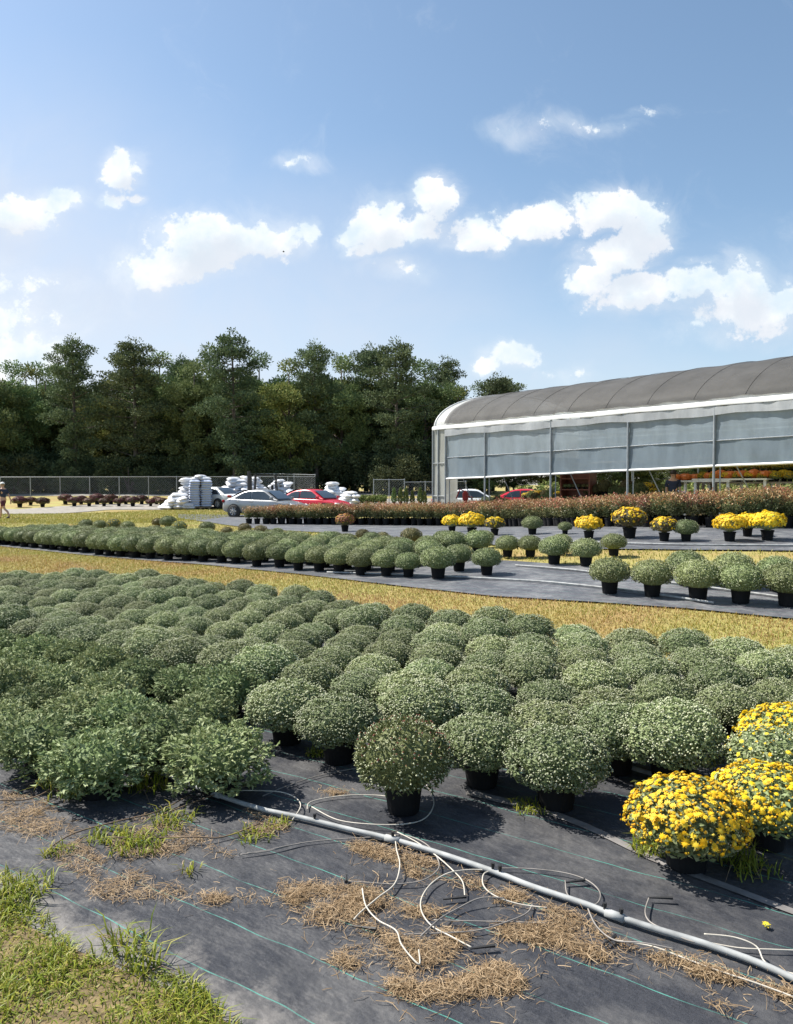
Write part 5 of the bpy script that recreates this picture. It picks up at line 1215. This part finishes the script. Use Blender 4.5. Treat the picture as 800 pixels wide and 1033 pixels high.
TUBES = [
 (z2((160,118),(165,100),(200,88),(270,80),(340,78),(372,82)), 'tube', 'pale drip tube curving from the pipe to the left of the lone mum pot', None, .004),
 (z2((172,118),(240,148),(330,164),(420,164),(475,145),(500,110),(492,75),(478,52)), 'tube', 'pale drip tube looped round the pot of the lone reddish mum', None, .012),
 (z2((40,82),(100,55),(180,28),(260,10),(330,-2)), 'tubed', 'dark drip tube running back towards the lone mum', None, .004),
 (z2((-60,75),(20,72),(90,78),(130,92),(142,118),(120,150)), 'tube', 'pale drip tube bending down to the pipe beside the leafy mum', None, .014),
 (z2((-20,242),(60,232),(140,212),(230,201),(330,194),(392,190)), 'tubed', 'dark drip tube running left from the middle of the pipe over bare cloth', None, .004),
 (z2((392,190),(440,195),(485,222),(512,258),(510,290),(470,318),(400,324),(330,322),(265,318)), 'tubed', 'grey drip tube in a wide loop ending by the straw patch', (265,300,265,322), .008),
 (z2((396,192),(400,235),(409,285),(395,328),(350,372),(305,405),(286,432)), 'tube', 'pale drip tube dropping straight from the pipe through the big straw patch', (280,440,345,452), .018),
 (z2((402,190),(455,212),(510,250),(555,292),(578,325),(584,360)), 'tube', 'pale drip tube curving right to a black stake on bare cloth', (525,367,588,362), .014),
 (z2((660,288),(600,288),(540,300),(495,325),(468,365),(468,405),(495,440),(545,472),(602,500)), 'tube', 'pale drip tube in a long hook ending at the lowest black stake', (598,503,665,497), .010),
 (z2((690,372),(625,376),(565,394),(515,430),(465,478)), 'tubed', 'grey drip tube arching down to the right of the big straw patch', None, .016),
 (z2((805,430),(700,427),(600,427),(500,424)), 'tubed', 'straight grey drip tube across the lower straw', None, .004),
 (z2((766,380),(750,408),(700,432),(620,452),(520,462),(420,463)), 'tubed', 'grey drip tube bowed across the straw below the pipe', None, .008),
 (z2((668,288),(636,300),(634,332),(665,362),(730,380),(805,392)), 'tube', 'pale drip tube hanging in a small loop below the pipe fitting', None, .010),
 (z2((308,350),(318,395),(350,432),(398,460),(412,505),(438,535),(462,548),(460,520)), 'straw', 'yellowed old drip tube lying in the straw', None, .018),
 (z3((10,282),(95,284),(190,295),(250,318),(281,350),(268,380),(215,372),(192,350),(187,318)), 'tubed', 'dark drip tube looping behind the pipe with a black stake', (184,321,240,316), .008),
 (z3((600,498),(520,486),(460,458),(415,432),(402,405),(412,365)), 'tubed', 'dark drip tube rising to a black stake right of the pipe', (410,362,476,366), .010),
 (z3((248,405),(272,450),(320,485),(395,503),(480,512)), 'tubed', 'grey drip tube crossing the pipe to a stake in the straw', (290,491,322,470), .018),
 (z3((830,508),(740,507),(650,500),(560,484)), 'tube', 'pale drip tube leaving the frame behind the pipe', None, .006),
 (z3((320,478),(420,498),(500,525),(600,562),(700,600),(830,645)), 'tube', 'straight pale drip tube below the pipe towards the corner', None, .006),
 (z3((560,492),(640,502),(700,518),(722,545),(760,570),(830,592)), 'tube', 'pale drip tube twisting beside the pipe near the right edge', None, .030),
 (z1((665,240),(720,232),(760,224),(810,212)), 'tubed', 'short dark tube end lying on bare cloth left of the straw', None, .006)]
rt_ = random.Random(9)
for (pts, mk, lab, stake, up) in TUBES:
    P = [on(x, y, up*.5+.004+(rt_.uniform(0, up))) for x, y in pts]; a = P[0]
    r = empty('drip_tube', a, 0, lab, 'drip tube'); m = MB(); m.tube([p-a for p in smooth_path(P, 7)], .0029, 6); m.build('hose', M['tube' if mk == 'straw' else mk], r, True)
    if stake:
        zz = z2 if 'right of the pipe' not in lab and 'behind the pipe with' not in lab and 'crossing the pipe' not in lab else z3
        (x0, y0), (x1, y1) = zz((stake[0], stake[1]), (stake[2], stake[3])); q0, q1 = on(x0, y0, .010)-a, on(x1, y1, .014)-a
        m = MB(); m.tube([q0, q0.lerp(q1, .75), q1], [.0035,.006,.0075], 6); m.build('dripper_stake', M['blk'], r)

# ------------------------------------------------------------------ straw, weeds
def straw(polys, n, name, label, h=.03, off=.022):
    V_, F_ = [], []; b = 0
    for poly, cnt in zip(polys, n):
        g = [at(*p) for p in poly]; P = scatter(g, int(cnt*.9)); c = np.array([tuple(p)[:2] for p in g]).mean(0)
        dens = clumpy(P, 14)*.75+.25*clumpy(P, 37); P = P[rng.random(len(P)) < np.clip(1.9*dens-.45, .03, 1)]; k = len(P)
        # ragged outline
        P = P+rng.normal(size=P.shape)*(.012+.05*(rng.random((k, 1)) < .12))
        a = rng.uniform(0, 6.3, k); L = rng.uniform(.015, .06, k); w = rng.uniform(.0004, .0012, k); z = G(P[:,0], P[:,1])+off+np.abs(rng.normal(size=k))*h*.35; bend = rng.normal(size=k)*.5; el = rng.normal(size=k)*.22
        pts = []
        for t in (-.5, 0, .5):
            an = a+bend*t; pts.append(np.stack([P[:,0]+np.cos(an)*L*t, P[:,1]+np.sin(an)*L*t, np.maximum(z+el*L*t+(.25-t*t)*L*.25, G(P[:,0],P[:,1])+off+.001)], 1))
        s = np.stack([-np.sin(a), np.cos(a), rng.normal(size=k)*.4], 1)*w[:,None]
        v = np.stack([pts[0]-s, pts[0]+s, pts[1]-s, pts[1]+s, pts[2]-s, pts[2]+s], 1).reshape(-1,3); i = np.arange(k)[:,None]*6
        f = np.concatenate([i+np.array([[0,1,3,2]]), i+np.array([[2,3,5,4]])]); V_.append(v); F_.append(f+b); b += len(v)
    o = link(name, raw_mesh(name, np.concatenate(V_), np.concatenate(F_), M['straw'])); tag(o, label, 'straw', kind='stuff')
straw([z2((90,315),(150,312),(230,322),(330,318),(372,345),(400,365),(345,385),(300,400),(345,435),(420,455),(520,440),(600,450),(580,480),(545,520),(470,545),(430,562),(380,540),(330,510),(290,500),(260,500),(255,470),(235,440),(180,420),(120,425),(130,390),(100,360))], [9500], 'straw_litter', 'big dead straw patch under the drip tubing loops')
straw([z2((378,590),(420,580),(480,592),(560,580),(620,560),(640,530),(700,540),(748,590),(700,608),(620,615),(560,632),(460,630),(400,612)), z2((218,520),(255,508),(300,530),(290,545),(225,540)), z3((585,640),(640,640),(690,672),(600,668))], [5200,450,500], 'straw_litter', 'dead straw in the lowest curved patch on the cloth')
straw([z2((270,205),(330,205),(420,230),(520,260),(520,300),(450,300),(400,258),(330,240),(285,225)), z2((520,290),(600,300),(700,335),(800,360),(800,385),(700,360),(600,325),(540,318)), z2((380,372),(470,378),(540,390),(480,410),(400,410))], [2600,2200,900], 'straw_litter', 'dead straw caught along the upper side of the pipe')
straw([z3((0,330),(100,350),(200,395),(260,430),(330,470),(400,500),(330,520),(250,525),(180,490),(90,475),(0,460),(0,420),(80,430),(160,420),(120,385),(0,370)), z3((400,500),(500,520),(620,560),(760,600),(830,620),(830,650),(700,600),(560,570),(430,535))], [7000,3600], 'straw_litter', 'dead straw swept along the lower side of the pipe at the right')
straw([z1((0,60),(120,80),(200,170),(260,240),(400,290),(500,320),(520,355),(380,355),(300,365),(235,340),(240,300),(170,270),(130,200),(0,160)), z1((380,130),(520,160),(560,210),(600,215),(640,240),(590,245),(470,230),(400,240),(330,260),(300,210)), z1((540,345),(640,345),(740,350),(740,368),(560,372)), z1((750,315),(800,315),(800,380),(760,350))], [5200,3400,900,400], 'straw_litter', 'thatch of dead weeds at the left front of the cloth')
straw([z2((180,55),(250,60),(270,72),(215,72)), z2((0,115),(60,130),(120,160),(50,190),(0,180))], [260,700], 'straw_litter', 'small scraps of dead weed on the cloth by the pipe')
# tufts of live weeds, each clump a plant
def tuft(x, y, n, h, spread, label, mat='grassg', seed=0):
    global rng; rng = np.random.default_rng(900+seed); q = at(x, y); P = np.clip(rng.normal(size=(n, 2)), -1.4, 1.4)*spread*1.1+np.array([q.x, q.y])
    v, f = blades(P, h*rng.uniform(.4, 1.2, n), .006, 1.3, .022); v = v-np.array(tuple(q))
    r = empty('weed', q, 0, label, 'weed'); link('blades', raw_mesh('blades', v, f, M[mat]), r)
    s = MB(); rd_ = random.Random(seed)
    for k in range(3):
        a = rd_.uniform(0, 6.3); l = h*rd_.uniform(.8, 1.6); s.tube([(0,0,.015),(math.cos(a)*l*.5,math.sin(a)*l*.5,.03+l*.12),(math.cos(a)*l,math.sin(a)*l,.03)], [.0022,.002,.001], 5)
    s.build('runner', M['stem'], r)
W = [(52,798,30,.16,.035,'spiky pale green weed at the foot of the leafy mum on the left'),(72,806,80,.12,.06,'low green weed under the second leafy mum'),(140,800,40,.17,.05,'thin upright weed stalks in the shade of the leafy mums'),(155,802,30,.15,.04,'thin weed stalks beside the pipe in the shade'),
 (112,850,110,.06,.06,'small green weed mat left of the straw thatch'),(60,865,60,.05,.04,'green weed mat near the grass corner'),(140,858,150,.08,.07,'yellow green weed in the middle of the thatch'),(195,885,16,.08,.03,'single thin leafy weed on the bare cloth'),(175,835,90,.08,.06,'green weed behind the thatch towards the pipe'),
 (258,850,90,.05,.05,'low green weed along the dark tube below the pipe'),(280,838,60,.05,.03,'green weed right below the pipe coupling'),(318,765,90,.05,.04,'pale green weed growing at the gap in the front row'),(533,821,120,.05,.05,'green weed at the pot of the nearest budded mum'),(655,862,160,.06,.05,'green weed beside the nearest yellow mum pot'),
 (742,876,60,.13,.05,'long bladed weed right of the nearest yellow mum'),(760,885,70,.08,.06,'low weed in the shade right of the nearest yellow mum'),(124,964,70,.11,.05,'tall arching grass clump at the edge of the cloth corner'),(147,985,40,.12,.03,'upright grass stalks at the lower cloth edge'),(12,912,240,.10,.08,'dense green grass clump in the left corner')]
for i, (x, y, n, h, sp_, lab) in enumerate(W): tuft(x, y, n, h, sp_*.9, lab, 'grassg', i)
# long dead runners of weed over the cloth
RN = [(z1((120,235),(200,190),(330,148),(420,125),(510,85)), 'long brown dead stem slanting over the thatch'), (z1((0,100),(60,92),(110,82),(150,60)), 'brown dead stem near the left edge'), (z1((300,205),(420,200),(520,205),(600,195),(700,165)), 'thin brown stem lying across the weeds'), (z1((440,140),(520,110),(600,75),(700,45)), 'dark stem rising towards the pipe')]
for pts, lab in RN:
    P = [on(x, y, rt_.uniform(.006, .03)) for x, y in pts]; m = MB(); m.tube(smooth_path(P, 5), .0035, 5); o = m.build('dead_stem', M['stem'], None, True); tag(o, lab, 'stem')
# a lost yellow flower head
q = on(773, 944); f_ = empty('fallen_flower', q, 0, 'yellow green flower bud lying alone on the cloth at the right', 'flower'); v, f = blooms(np.array([[0,0,.012]]), np.array([[.1,-.3,1.]]), .016, 8); link('petals', raw_mesh('petals', v, f, M['yellow']), f_); m = MB(); m.lathe([(0,0),(.009,.004),(.011,.012),(0,.016)], 10); m.build('calyx', M['leafy'], f_)
# bird far off in the sky
r_ = ray(286, 254); bpz = Vector((0,0,CAMZ))+Vector(r_)*150
b = MB(); b.tube([(-.28,0,0),(-.1,0,.02),(.1,0,.03),(.2,0,.03),(.27,0,.02)], [.02,.06,.07,.045,.01], 8)
for s in (1,-1): b.grid([[Vector((.12,0,.04)), Vector((.10,s*.3,.13)), Vector((-.02,s*.62,.05))], [Vector((-.08,0,.04)), Vector((-.06,s*.3,.125)), Vector((-.08,s*.62,.05))]])
o = b.build('bird', M['blk'], None, True); o.location = bpz; tag(o, 'tiny dark bird gliding in front of the big left cloud', 'bird')
